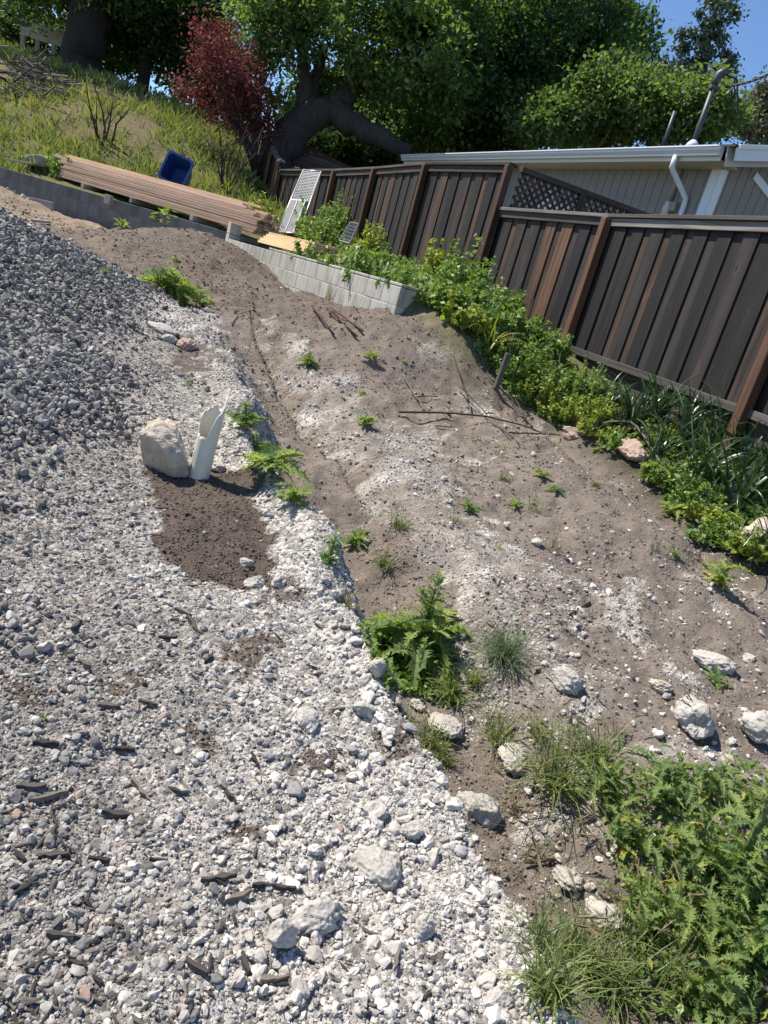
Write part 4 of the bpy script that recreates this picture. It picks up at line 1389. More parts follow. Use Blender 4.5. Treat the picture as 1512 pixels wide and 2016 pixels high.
# broken PVC pipe
pb = hit(391, 938)
ptop = at(421, 772, pb.y + .02)
pv = thing('drain_pipe', 'broken white plastic pipe standing upright beside the big rock', 'pipe', pb)
Rr, Ht = 0.052, (ptop.z - pb.z)
seg, rows = 40, 26
tilt_ = Vector((0.02, 0.03, 1)).normalized()
dist_ = pb.y
V, Fq = [], []
def ptopz(a):
    # jagged height of the wall round the pipe (a = 0 points right, -90 towards the viewer)
    d = math.degrees(a) % 360
    keys = [(0, .88), (18, .97), (35, 1.0), (50, .84), (75, .80), (100, .86), (125, .80), (160, .76), (190, .74), (204, .62), (214, .52), (240, .495), (265, .49), (280, .50), (292, .60), (305, .73), (330, .80), (360, .88)]
    for (d0, h0_), (d1, h1_) in zip(keys, keys[1:]):
        if d0 <= d <= d1:
            return h0_ + (h1_ - h0_) * (d - d0) / (d1 - d0) + .012 * math.sin(d * .9)
    return .6
for shell, rad in ((0, Rr), (1, Rr - .005)):
    for j in range(rows + 1):
        for k in range(seg):
            a = 2 * math.pi * k / seg
            hh = -.15 + (Ht * ptopz(a) + .15) * j / rows
            V.append(pb + tilt_ * hh + Vector((rad * math.cos(a), rad * math.sin(a), 0)))
n1 = (rows + 1) * seg
for j in range(rows):
    for k in range(seg):
        k2 = (k + 1) % seg
        Fq.append((j * seg + k, j * seg + k2, (j + 1) * seg + k2, (j + 1) * seg + k))
        Fq.append((n1 + j * seg + k, n1 + (j + 1) * seg + k, n1 + (j + 1) * seg + k2, n1 + j * seg + k2))
for k in range(seg):
    k2 = (k + 1) % seg
    Fq.append((rows * seg + k, rows * seg + k2, n1 + rows * seg + k2, n1 + rows * seg + k))
pmb = MB(); pmb.add(V, Fq)
pmb.build('pipe_wall', M_PVC, pv, True)
# faint printed line of marks down the left of the pipe
mk = MB()
for i in range(9):
    a = math.radians(222)
    c = pb + tilt_ * (.045 + .0105 * i) + Vector(((Rr + .0006) * math.cos(a), (Rr + .0006) * math.sin(a), 0))
    mk.box(c, (.0012, .005, .005 if i % 3 else .007), Matrix.Rotation(a, 3, 'Z'))
mk.build('printed_marks', mat_plain('faded_black_print', (.14, .13, .12), .7), pv)

# ------------------------------------------------------------------ rocks
def ico(sub):
    t = (1 + 5 ** .5) / 2
    v = [(-1, t, 0), (1, t, 0), (-1, -t, 0), (1, -t, 0), (0, -1, t), (0, 1, t), (0, -1, -t), (0, 1, -t), (t, 0, -1), (t, 0, 1), (-t, 0, -1), (-t, 0, 1)]
    f = [(0, 11, 5), (0, 5, 1), (0, 1, 7), (0, 7, 10), (0, 10, 11), (1, 5, 9), (5, 11, 4), (11, 10, 2), (10, 7, 6), (7, 1, 8), (3, 9, 4), (3, 4, 2), (3, 2, 6), (3, 6, 8), (3, 8, 9), (4, 9, 5), (2, 4, 11), (6, 2, 10), (8, 6, 7), (9, 8, 1)]
    v = [Vector(p).normalized() for p in v]
    for _ in range(sub):
        mid_, nf = {}, []
        def m(a, b):
            k = (min(a, b), max(a, b))
            if k not in mid_:
                mid_[k] = len(v)
                v.append(((v[a] + v[b]) / 2).normalized())
            return mid_[k]
        for a, b, c in f:
            ab, bc, ca = m(a, b), m(b, c), m(c, a)
            nf += [(a, ab, ca), (b, bc, ab), (c, ca, bc), (ab, bc, ca)]
        f = nf
    return np.array([tuple(p) for p in v]), np.array(f)

_ICO = {k: ico(k) for k in (1, 2, 3, 4)}

def n3(p, sc, seed):
    x, y, z = p[:, 0] * sc, p[:, 1] * sc, p[:, 2] * sc
    return (vnoise(x + z * .71, y - z * .37, seed) + vnoise(y + x * .53, z + 3.1 - x * .29, seed + 5) + vnoise(z - y * .41, x + y * .67, seed + 9)) / 1.8

def rock_mesh(name, dims, mat, seed, sub=3, facet=5, rough=.12, crumb=.05, smooth=False, fd=(.52, .85)):
    v, f = _ICO[sub]
    v = v.copy()
    r_ = np.random.default_rng(seed)
    for _ in range(facet):                          # cut flat faces
        nn = r_.normal(size=3); nn /= np.linalg.norm(nn)
        dd = r_.uniform(*fd)
        e = v @ nn - dd
        v = v - np.where(e > 0, e * .9, 0)[:, None] * nn
    k = 1 + rough * n3(v, 1.6, seed) + crumb * n3(v, 5.5, seed + 50) + crumb * .7 * n3(v, 12, seed + 90) + crumb * .4 * n3(v, 24, seed + 120)
    v = v * k[:, None] * np.array(dims) / 2
    return np_mesh(name, v, f, mat, smooth)

def mat_rock(name, c0, c1, c2, sc=14, bstr=.7):
    m, nt, b = new_mat(name)
    tc = nd(nt, 'ShaderNodeTexCoord')
    n1 = nd(nt, 'ShaderNodeTexNoise', i_Scale=sc, i_Detail=8.0, i_Roughness=.7)
    v = nd(nt, 'ShaderNodeTexVoronoi', i_Scale=sc * 6)
    nt.links.new(tc.outputs['Object'], n1.inputs['Vector'])
    nt.links.new(tc.outputs['Object'], v.inputs['Vector'])
    r = ramp(nt, [(.25, c0), (.5, c1), (.72, c2)])
    nt.links.new(n1.outputs['Fac'], r.inputs[0])
    r2 = ramp(nt, [(0, (.8,) * 3), (.6, (1.1,) * 3)])
    nt.links.new(v.outputs['Distance'], r2.inputs[0])
    nt.links.new(mixc(nt, r.outputs[0], r2.outputs[0], 1, 'MULTIPLY'), b.inputs['Base Color'])
    b.inputs['Roughness'].default_value = .95
    b.inputs['Specular IOR Level'].default_value = .12
    p = bump(nt, b, n1.outputs['Fac'], bstr, .012)
    bump(nt, b, v.outputs['Distance'], .5, .006, p)
    return m

M_CONC = mat_rock('crumbling_pale_concrete', (.26, .24, .215), (.38, .355, .32), (.47, .445, .41))
M_TANROCK = mat_rock('tan_rock', (.30, .25, .19), (.42, .365, .295), (.50, .45, .38))
M_REDROCK = mat_rock('reddish_sandstone', (.24, .16, .125), (.36, .26, .21), (.46, .37, .31), 9)
M_DARKROCK = mat_rock('grey_rock', (.15, .15, .155), (.25, .25, .25), (.34, .335, .33))

def put_rock(px, py, wpx, hpx, mat, label, seed, flat=.7, name='rock', cat='rock', group=None, sub=4, sink=.40, rz=None, facet=6, crumb=.10, rough=.20, fd=(.52, .85)):
    p = hit(px, py + hpx * .25)
    d = math.sqrt(p.x ** 2 + p.y ** 2 + (EYE - p.z) ** 2)
    sc_ = .86 if mat is M_CONC else 1.0
    w, h = sc_ * wpx * d / F_PX, sc_ * hpx * d / F_PX
    dims = (w, w * .85, max(h * .95, w * flat * .6))
    me = rock_mesh(name, dims, mat, seed, sub, facet, rough, crumb, False, fd)
    o = bpy.data.objects.new(name, me)
    link(o, None, p + Vector((0, 0, dims[2] * (.5 - sink))))
    o.rotation_euler = (random.uniform(-.15, .15), random.uniform(-.15, .15), rz if rz is not None else random.uniform(0, 6.28))
    return tag(o, label, cat, group)

put_rock(322, 885, 126, 142, M_TANROCK, 'big tan rock standing beside the broken white pipe', 17, rz=.4, sink=.30, facet=8, crumb=.06, rough=.16, fd=(.42, .72))
put_rock(432, 915, 42, 34, M_CONC, 'grey broken concrete lump just right of the white pipe foot', 4)
put_rock(483, 1106, 40, 26, M_CONC, 'small pale rock sitting on the edge of the dark soil patch', 5, crumb=.08)
put_rock(500, 1142, 52, 44, M_CONC, 'pale crumbly rock below the small rock at the dark soil edge', 6, crumb=.08)
put_rock(547, 1140, 40, 36, M_CONC, 'pale lump beside the crumbly rock on the bank lip', 7, crumb=.08)
put_rock(370, 676, 44, 28, M_REDROCK, 'reddish tan stone lying at the top of the trench bank', 8)
put_rock(333, 668, 38, 26, M_CONC, 'grey concrete lump touching the reddish tan stone', 9)
put_rock(318, 645, 66, 22, M_CONC, 'flat ledge of broken concrete above the reddish tan stone', 10, flat=.3)
put_rock(1248, 890, 62, 44, M_REDROCK, 'reddish boulder at the edge of the strap leaved plants', 11, rz=2.2, sink=.2)
put_rock(1128, 850, 46, 26, M_REDROCK, 'small reddish rock by the bright green weeds at the mound top', 12)
put_rock(1492, 1050, 70, 66, M_TANROCK, 'pale tan boulder under the strap leaves at the edge of the yard', 13, sink=.2)
put_rock(72, 326, 44, 24, M_TANROCK, 'tan boulder on top of the shaded grey wall', 14, sink=.0)
put_rock(1112, 1340, 66, 56, M_CONC, 'crumbly white rock with dark hollow beside the blue green grass clump', 15, sink=.15, crumb=.08)
put_rock(1362, 1412, 108, 78, M_CONC, 'broad white concrete slab leaning above the thistles', 16, sink=.12, crumb=.07, flat=.6)
put_rock(1492, 1432, 110, 70, M_CONC, 'white concrete slab right of the leaning slab behind the tall thistle', 17, sink=.15, crumb=.07)
put_rock(1400, 1292, 100, 44, M_CONC, 'ragged flat crust of white concrete on the brown dirt', 18, crumb=.1, flat=.35)
put_rock(940, 1578, 96, 86, M_CONC, 'round white crumbly boulder in the trench below the grass', 19, sink=.42, crumb=.08)
put_rock(1005, 1488, 90, 50, M_CONC, 'pale rounded rock half covered by grass blades in the trench', 20, sink=.3)
put_rock(745, 1692, 110, 84, M_CONC, 'largest flat white concrete chunk on the gravel bank', 21, sink=.42, crumb=.08)
put_rock(624, 1790, 100, 82, M_CONC, 'rounded white concrete chunk above the dark wood scraps', 22, sink=.42, crumb=.08)
put_rock(552, 1842, 66, 70, M_CONC, 'white chunk with a shaded side left of the rounded chunk', 23, sink=.15, crumb=.06, facet=8)
put_rock(738, 1590, 58, 50, M_CONC, 'knobbly white chunk above the largest flat chunk', 24, sink=.42, crumb=.09)
put_rock(812, 1632, 54, 34, M_CONC, 'pale oval chunk at the right of the knobbly chunk', 25, sink=.25)
put_rock(832, 1825, 44, 54, M_CONC, 'upright pale chunk at the edge of the bank near the bottom', 26, sink=.2)
put_rock(985, 1965, 66, 52, M_CONC, 'white lump at the lower bank edge beside the grass', 27, sink=.42, crumb=.08)
put_rock(718, 1385, 60, 42, M_CONC, 'pale overhanging lump on the lip of the bank', 28, sink=.42, crumb=.08)
put_rock(740, 1318, 44, 48, M_CONC, 'grey white lump perched on the bank beside the big thistle', 29, sink=.0)
put_rock(606, 1415, 76, 40, M_CONC, 'pale cracked lump with brown soil below it on the bank', 30, sink=.3, crumb=.09)
put_rock(1118, 1722, 70, 36, M_CONC, 'white crust below the dark stick beside the thistles', 31, sink=.3)
put_rock(1190, 1800, 84, 44, M_CONC, 'white rubble block under the drooping grass heads', 32, sink=.3, crumb=.09)
put_rock(822, 1385, 44, 26, M_CONC, 'pale stone under the big thistle in the trench', 33, sink=.3)
put_rock(878, 1420, 90, 34, M_CONC, 'wide pale rubble shelf in front of the grass tufts', 34, sink=.4, crumb=.09)
put_rock(655, 1060, 36, 30, M_DARKROCK, 'grey stone caught under the bank lip beside the trench weeds', 35)
put_rock(1300, 1345, 44, 26, M_TANROCK, 'small tan triangular stone alone on the brown dirt', 36)
put_rock(108, 690, 40, 24, M_DARKROCK, 'dark rock sunk into the grey heap', 37, name='rock')
put_rock(1475, 1295, 34, 24, M_CONC, 'white stone lying right of the ragged crust', 38)
put_rock(1055, 1065, 34, 22, M_CONC, 'white stone on the crest between grit and brown soil', 39)

# medium stones, one object each
def stone_group(n, polys, smin, smax, mat, label, group, name='stone', sub=3, k0=100):
    protos = [rock_mesh(name, (1, .85, .68), mat, k0 + i, sub, 9, .2, .1) for i in range(5)]
    pl_ = polys[0]
    xs, ys = [p[0] for p in pl_], [p[1] for p in pl_]
    px, py = RNG.uniform(min(xs), max(xs), n * 8), RNG.uniform(min(ys), max(ys), n * 8)
    k = pip(pl_, px, py)
    for p in hits(px[k][:n], py[k][:n]):
        p = Vector(p)
        s = float(np.clip(RNG.lognormal(math.log((smin * smax) ** .5), .35), smin, smax))
        o = bpy.data.objects.new(name, protos[RNG.integers(5)])
        link(o, None, p + Vector((0, 0, s * .16)))
        o.scale = (s * RNG.uniform(.8, 1.2), s * RNG.uniform(.8, 1.2), s * RNG.uniform(.7, 1.1))
        o.rotation_euler = (RNG.normal(0, .3), RNG.normal(0, .3), RNG.uniform(0, 6.28))
        tag(o, label, 'stone', group)
stone_group(130, [[(520, 1480), (800, 1470), (1060, 2010), (480, 2010)]], .020, .050, M_PALE, 'pale crumbly stone lying among the white gravel on the bank', 'pale stones on the gravel bank', k0=100)
stone_group(50, [[(0, 1480), (480, 1480), (480, 2010), (0, 2010)]], .018, .036, M_GREY, 'rounded grey pebble lying on the dusty gravel among wood chips', 'grey pebbles on the dusty gravel', sub=2, k0=140)
stone_group(45, [[(1000, 1100), (1500, 1130), (1500, 1500), (1050, 1480)]], .022, .055, M_PALE, 'loose white stone scattered on the brown dirt', 'white stones on the brown dirt', k0=160)
stone_group(70, [[(600, 1100), (690, 1190), (790, 1390), (880, 1560), (960, 1680), (915, 1690), (820, 1570), (715, 1390), (640, 1220)]], .02, .06, M_PALE, 'pale clod embedded along the crumbling lip of the bank', 'pale clods along the bank lip', k0=180)
stone_group(25, [[(970, 1480), (1180, 1520), (1230, 1900), (1080, 1820), (960, 1600)]], .022, .06, M_PALE, 'pale rubble stone in the trench beside the thistles', 'rubble stones in the trench', k0=200)

# wood chips and scraps that can be told apart
chips = [(430, 1735, 80, 25), (125, 1850, 70, 10), (470, 1770, 60, 40), (520, 1750, 60, 20), (275, 1560, 70, -35), (230, 1610, 70, 15), (105, 1690, 60, 20), (95, 1575, 80, 35), (780, 1890, 66, 85),
         (410, 1300, 44, 80), (150, 1235, 40, 85), (165, 1312, 50, -30), (215, 1395, 48, 10), (380, 1235, 60, -30), (90, 1470, 55, 10), (450, 1570, 50, -35), (480, 1900, 60, -60), (200, 1700, 60, 15),
         (360, 1210, 50, -20), (330, 1260, 44, 30), (60, 1555, 60, 25), (310, 1700, 40, 20), (560, 1755, 50, 25), (150, 1905, 40, 0), (385, 1910, 60, -25), (500, 1500, 40, -50), (245, 1480, 44, 15), (540, 1935, 60, 20), (505, 1940, 50, -20), (290, 1390, 50, -10)]
for i, (px, py, lpx, ang) in enumerate(chips):
    p = hit(px, py)
    L_ = .78 * lpx * (p - Vector((0, 0, EYE))).length / F_PX
    a = math.radians(ang) + ROLL * 0
    m = MB()
    w = L_ * RNG.uniform(.10, .20)
    n_ = 6
    top_, bot_ = [], []
    for k in range(n_):
        t = k / (n_ - 1) - .5
        ww = w * (.35 + .65 * math.sin(math.pi * min(max(k / (n_ - 1), .08), .92))) / 2
        o1, o2 = RNG.uniform(-.35, .35) * w, RNG.uniform(-.35, .35) * w
        top_ += [(t * L_, ww + o1, .006 + w * .25), (t * L_, -ww + o2, .006 + w * .2)]
        bot_ += [(t * L_, ww + o1, -.004), (t * L_, -ww + o2, -.004)]
    fs = []
    N2 = 2 * n_
    for k in range(n_ - 1):
        a0 = 2 * k
        fs += [(a0, a0 + 1, a0 + 3, a0 + 2), (N2 + a0, N2 + a0 + 2, N2 + a0 + 3, N2 + a0 + 1), (a0, a0 + 2, N2 + a0 + 2, N2 + a0), (a0 + 1, N2 + a0 + 1, N2 + a0 + 3, a0 + 3)]
    fs += [(0, N2, N2 + 1, 1), (N2 - 2, N2 - 1, 2 * N2 - 1, 2 * N2 - 2)]
    m.add([Vector(v) for v in top_ + bot_], fs)
    o = m.build('wood_chip', M_CHIP, None)
    ORIG[o.name] = p
    o.location = p + Vector((0, 0, .008))
    o.rotation_euler = (RNG.normal(0, .08), RNG.normal(0, .1), a)
    tag(o, 'dark weathered wood scrap lying flat on the grey gravel', 'wood scrap', 'wood scraps on the gravel')

# ------------------------------------------------------------------ sticks, stakes, rebar, branches
def stick(name, pts, r0, r1, mat, label, cat='stick', group=None, lift=.012, wob=.01):
    P = []
    for i, q in enumerate(pts):
        v = q if isinstance(q, Vector) else (hit(*q) + Vector((0, 0, lift)))
        P.append(v)
    Q = []
    for i in range(len(P) - 1):
        for t in (0, .33, .66):
            v = P[i].lerp(P[i + 1], t)
            if i or t:
                v = v + Vector((RNG.normal(0, wob), RNG.normal(0, wob), abs(RNG.normal(0, wob * .5))))
            Q.append(v)
    Q.append(P[-1])
    if name == 'stick':
        r0, r1 = r0 * .68, r1 * .68
    k = len(Q) - 1
    o = MB().tube(Q, [r0 + (r1 - r0) * i / k for i in range(k + 1)], 7).build(name, mat, None, True, loc=Q[0])
    return tag(o, label, cat, group)

def above(px, py, base, dz=0):
    """point over the pixel at the same distance as base"""
    return at(px, py, base.y)
stick('stick', [(782, 822), (860, 824), (960, 832), (1020, 846), (1062, 862)], .016, .008, M_TWIG, 'long brown cane lying across the mounds by the green weeds', lift=.05)
stick('stick', [(792, 740), (815, 785), (845, 815)], .010, .006, M_STICK, 'thin grey stick on the brown mound left of the crossed canes', lift=.02)
stick('stick', [(818, 786), (860, 785)], .010, .006, M_TWIG, 'short dark twig touching the thin grey stick', lift=.02)
stick('stick', [(898, 770), (930, 802), (955, 828)], .011, .008, M_STICK, 'pale cane leaning down towards the long brown cane', lift=.06)
stick('stick', [(888, 715), (905, 770), (917, 808)], .008, .010, M_TWIG, 'dark bent twig crossing the pale cane', lift=.08)
stick('stick', [(955, 745), (1000, 795), (1032, 838)], .011, .009, M_TWIG, 'dark straight stick sloping to the weeds right of the crossed canes', lift=.05)
stick('stick', [(965, 838), (1000, 862), (1020, 880)], .010, .007, M_TWIG, 'dark stick lying below the long brown cane', lift=.03)
stick('stick', [(1000, 860), (1050, 864), (1100, 864)], .011, .008, M_STICK, 'straight pale cane pointing at the small reddish rock', lift=.04)
stick('stick', [(855, 843), (893, 845)], .008, .006, M_RUST, 'short reddish twig lying on the grit', lift=.02)
stick('stick', [(1180, 853), (1230, 850), (1262, 880), (1300, 945), (1335, 995)], .016, .012, M_STICK, 'long arching dry stem hanging in front of the strap leaves', lift=.10)
stick('stick', [(1160, 856), (1215, 840)], .010, .008, M_TWIG, 'reddish dry stem beside the arching stem', lift=.08)
stick('stick', [(1030, 1705), (1090, 1700)], .010, .008, M_TWIG, 'dark stick lying on white rubble beside the thistles', lift=.02)
stick('stick', [(224, 868), (270, 877)], .006, .004, M_STICK, 'thin bleached stick on the gravel left of the tan rock', lift=.012, wob=.004)
stick('stick', [(103, 1590), (106, 1650), (140, 1680), (155, 1705), (145, 1740)], .005, .003, M_STICK, 'curled dry stem lying on the dusty gravel', lift=.012, wob=.004)
stick('stick', [(1120, 1215), (1160, 1190)], .010, .008, M_TWIG, 'dark wood splinter on the brown soil beside the grit strip', lift=.015, wob=.002)
stick('stick', [(455, 640), (475, 620), (495, 612)], .010, .006, M_STICK, 'curved twig on the brown soil above the crack', lift=.02)
rb = 'rusty bars in the soil below the pale wall'
for pts, lab in ((((612, 612), (655, 668)), 'rusty steel bar at the left of the three below the pale wall'), (((642, 616), (700, 672)), 'rusty steel bar in the middle of the three below the pale wall'), (((648, 614), (712, 662)), 'rusty steel bar at the right of the three below the pale wall')):
    stick('rebar', pts, .010, .010, M_RUST, lab, 'rebar', rb, lift=.05, wob=.002)
for (px, py, tx, ty, lab) in ((976, 768, 984, 692, 'grey wooden stake standing in the weeds by the mound'), (1004, 690, 1010, 656, 'short weathered stake near the fence corner weeds')):
    b0 = hit(px, py)
    t0 = at(tx, ty, b0.y)
    hgt = round(t0.z - b0.z + .15, 2)
    tag(piece('stake', (.05, .045, hgt), M_RAIL, b0 + Vector((0, 0, hgt / 2 - .15)), Euler((.02, .03, .4)), None, .003), lab, 'stake')

# branch heap on the hill
bp = thing('branch_pile', 'heap of cut grey branches on the bare slope below the big trunk', 'branch pile', hit(62, 175))
for i in range(95):
    px, py = RNG.normal(65, 38), RNG.normal(168, 16)
    c = hit(px, py)
    a = RNG.uniform(0, 6.28)
    L_ = RNG.uniform(.5, 1.6)
    d = Vector((math.cos(a), .5 * math.sin(a), RNG.normal(0, .22))).normalized()
    c = c + Vector((0, 0, RNG.uniform(.03, .5) * max(.2, 1 - abs(px - 65) / 90)))
    q = [c - d * L_ / 2, c - d * L_ * .15 + Vector((0, 0, RNG.normal(0, .07))), c + d * L_ * .2 + Vector((0, 0, RNG.normal(0, .07))), c + d * L_ / 2]
    r = RNG.uniform(.012, .032)
    MB().tube(q, [r, r * .9, r * .7, r * .4], 5).build('branch', M_STICK, bp)

# deck on posts up the hill
dk = thing('deck', 'pale timber deck on posts at the top of the hill behind the trunk', 'deck', at(95, 90, 27.2))
d0, d1 = at(40, 52, 27.5), at(140, 82, 27)
dd = (d1 - d0)
for k in range(3):
    piece('deck_board', (.05, .16, round(dd.length, 2)), mat_plain('tan_deck_paint', (.34, .30, .25), .8), (d0 + d1) / 2 + Vector((0, .02, .17 - .165 * k)), zrot(dd), dk, .004)
for f in (.05, .34, .66, .95):
    p = d0.lerp(d1, f)
    g = hz(p.x, p.y)
    hgt = round(max(.5, p.z - g + .3), 1)
    piece('deck_post', (.12, .12, hgt), mat_plain('grey_deck_post', (.28, .26, .23), .8), Vector((p.x, p.y + .1, p.z - hgt / 2)), None, dk, .005)

# plank roof of a shed beyond the fence
sh = thing('shed_roof', 'sagging shed roof of brown planks beyond the board fence', 'shed', at(600, 300, 22))
r0, r1, r2, r3 = at(553, 318, 21.5), at(572, 272, 22.6), at(690, 334, 22.6), at(668, 345, 20.4)
for k in range(9):
    f = (k + .5) / 9
    a, b = r0.lerp(r1, f), r3.lerp(r2, f)
    piece('roof_plank', (.19, .03, round((b - a).length, 1)), mat_wood('reddish_shed_plank', [(0, (.07, .045, .035)), (1, (.16, .10, .075))]) if k == 0 else bpy.data.materials['reddish_shed_plank'], (a + b) / 2 + Vector((0, 0, RNG.normal(0, .015))), zrot(b - a) @ Matrix.Rotation(1.2, 3, 'Z'), sh, .003)
for q in (r0, r1, r2, r3):
    g = hz(q.x, q.y)
    piece('shed_post', (.1, .1, round(q.z - g + .3, 1)), M_DARKRAIL, Vector((q.x, q.y, (q.z + g - .3) / 2)), None, sh)

# ================================================================== PLANTS
M_THISTLE = mat_leaf('thistle_leaf_green', [(0, (0.138, 0.207, 0.086)), (0.5, (0.190, 0.270, 0.109)), (0.85, (0.241, 0.322, 0.121)), (1, (0.322, 0.368, 0.127))], 0.50, 0.6, False, 0.15)
M_THYEL = mat_leaf('yellowing_leaf', [(0, (0.30, 0.30, 0.05)), (1, (0.48, 0.38, 0.06))], 0.35, 0.6)
M_THLIGHT = mat_leaf('light_green_leaf', [(0, (0.209, 0.281, 0.094)), (1, (0.319, 0.380, 0.132))], 0.50, 0.6, False, 0.15)
M_STEM = mat_leaf('green_stem', [(0, (0.085, 0.13, 0.055)), (1, (0.13, 0.18, 0.08))], 0.1, 0.6)
M_GRASS = mat_leaf('grass_blade_green', [(0, (0.10, 0.145, 0.045)), (0.5, (0.155, 0.205, 0.065)), (0.8, (0.22, 0.25, 0.09)), (1, (0.30, 0.27, 0.12))], 0.35, 0.5, True)
M_BLUEG = mat_leaf('blue_green_grass_blade', [(0, (0.075, 0.115, 0.060)), (0.6, (0.12, 0.17, 0.095)), (1, (0.25, 0.26, 0.15))], 0.25, 0.5, True)
M_DRYG = mat_leaf('dry_grass_blade', [(0, (0.22, 0.17, 0.08)), (0.5, (0.30, 0.24, 0.12)), (1, (0.12, 0.14, 0.05))], 0.3, 0.7, True)
M_STRAP = mat_leaf('dark_strap_leaf', [(0, (0.030, 0.062, 0.028)), (0.6, (0.050, 0.095, 0.040)), (1, (0.085, 0.135, 0.055))], 0.18, 0.32, False, 0.6)
M_STRAPY = mat_leaf('yellow_strap_leaf', [(0, (0.22, 0.26, 0.04)), (1, (0.36, 0.34, 0.06))], 0.3, 0.45)
M_WEED = mat_leaf('weed_leaf', [(0, (0.100, 0.175, 0.044)), (0.5, (0.163, 0.250, 0.062)), (0.85, (0.250, 0.338, 0.088)), (1, (0.375, 0.388, 0.112))], 0.35, 0.5, True)
M_WEEDY = mat_leaf('yellow_green_weed_leaf', [(0, (0.161, 0.218, 0.040)), (0.6, (0.265, 0.322, 0.063)), (1, (0.414, 0.414, 0.103))], 0.4, 0.5, True)
M_PURP = mat_leaf('purple_flower', [(0, (0.16, 0.09, 0.17)), (1, (0.30, 0.19, 0.30))], 0.2, 0.7, True)
M_SEED = mat_leaf('brown_seed_head', [(0, (0.16, 0.12, 0.07)), (1, (0.27, 0.22, 0.13))], 0.2, 0.8)

def thistle_leaf_mesh(name, L, W, n, seed, mat, curl=.35):
    r = np.random.default_rng(seed)
    m = MB()
    rib = []
    for i in range(n + 1):
        t = i / n
        rib.append(Vector((L * t * (1 - .12 * t), 0, L * (.30 * t - curl * 1.35 * t * t))))
    for i in range(n):
        t = (i + .5) / n
        w = W * (math.sin(math.pi * min(1, .12 + t * .88)) ** .7) * r.uniform(.75, 1.15)
        p0, p2 = rib[i], rib[i + 1]
        sg = (p2 - p0)
        for s in (-1, 1):
            up1, up2 = r.uniform(.1, 1.0) * w, r.uniform(-.6, .5) * w
            tipA = p0 + sg * r.uniform(.45, .75) + Vector((w * .15, s * w, up1))
            mid = p0 + sg * .80 + Vector((w * .05, s * w * .36, up1 * .35))
            tipB = p0 + sg * r.uniform(1.1, 1.5) + Vector((w * .25, s * w * .80, up2))
            tipC = p0 + sg * r.uniform(-.1, .15) + Vector((0, s * w * .72, up1 * 1.1))
            in1 = p0 + sg * .28 + Vector((0, s * w * .30, up1 * .3))
            o = len(m.v)
            m.v += [tuple(v) for v in (p0, in1, tipC, tipA, mid, tipB, p2)]
            fs = [(0, 2, 1), (1, 3, 4), (0, 1, 4), (0, 4, 6), (4, 5, 6)]
            m.f += [tuple(o + k for k in (f if s > 0 else f[::-1])) for f in fs]
    me = bpy.data.meshes.new(name)
    me.from_pydata(m.v, [], m.f)
    me.materials.append(mat)
    return me

TH = [thistle_leaf_mesh('leaf', 1, .185, 6, 10 + i, M_THISTLE, .30 + .12 * i) for i in range(4)]
THL = [thistle_leaf_mesh('leaf', 1, .21, 6, 30 + i, M_THLIGHT, .35 + .1 * i) for i in range(3)]
THY = [thistle_leaf_mesh('leaf', 1, .20, 5, 40 + i, M_THYEL, .45) for i in range(2)]

def put_leaf(meshes, root, base, L, az, el, wide=1.0, roll=None):
    o = bpy.data.objects.new('leaf', meshes[RNG.integers(len(meshes))])
    link(o, root, base)
    o.scale = (L, L * wide, L)
    o.rotation_euler = Euler((RNG.normal(0, .45) if roll is None else roll, -el, az), 'XYZ')
    return o

def thistle(px, py, rpx, label, stalk=0, n=16, light=0.0, yellow=0.04, group=None, name='thistle_plant', wide=1.0, elev=(.05, .9), loose=.10):
    p = hit(px, py)
    d = math.sqrt(p.x ** 2 + p.y ** 2 + (EYE - p.z) ** 2)
    R = rpx * d / F_PX
    root = thing(name, label, 'thistle', p, group)
    n = int(n * 1.35)
    for i in range(n):
        u = RNG.random()
        ms = THY if u < yellow else (THL if u < yellow + light else TH)
        el = RNG.uniform(*elev) if u >= yellow else RNG.uniform(0, .25)
        L = R * RNG.uniform(.5, 1.15)
        if ms is THY: L *= .6
        az = i * 2.399 + RNG.normal(0, .25)
        put_leaf(ms, root, p + Vector((RNG.normal(0, R * loose), RNG.normal(0, R * loose), abs(RNG.normal(0, .06 + loose * 1.5)) * R)), L, az, el, wide * RNG.uniform(.85, 1.3))
    if stalk:
        H = stalk * d / F_PX
        top = p + Vector((RNG.normal(0, .04) * H, RNG.normal(0, .04) * H, H))
        MB().tube([p - Vector((0, 0, .02)), p.lerp(top, .5) + Vector((.01 * H, 0, 0)), top], [H * .012 + .003, H * .010 + .0025, H * .006 + .002], 7).build('stalk', M_STEM, root, True)
        k = int(18 + 60 * H)
        for i in range(k):
            t = .12 + .88 * i / k
            L = max(.055, R * .62 * (1.05 - .72 * t)) * RNG.uniform(.8, 1.2)
            put_leaf(TH if RNG.random() > .25 else THL, root, p.lerp(top, t), L, i * 2.399, RNG.uniform(.25, .8) + .35 * t, wide)
    return root

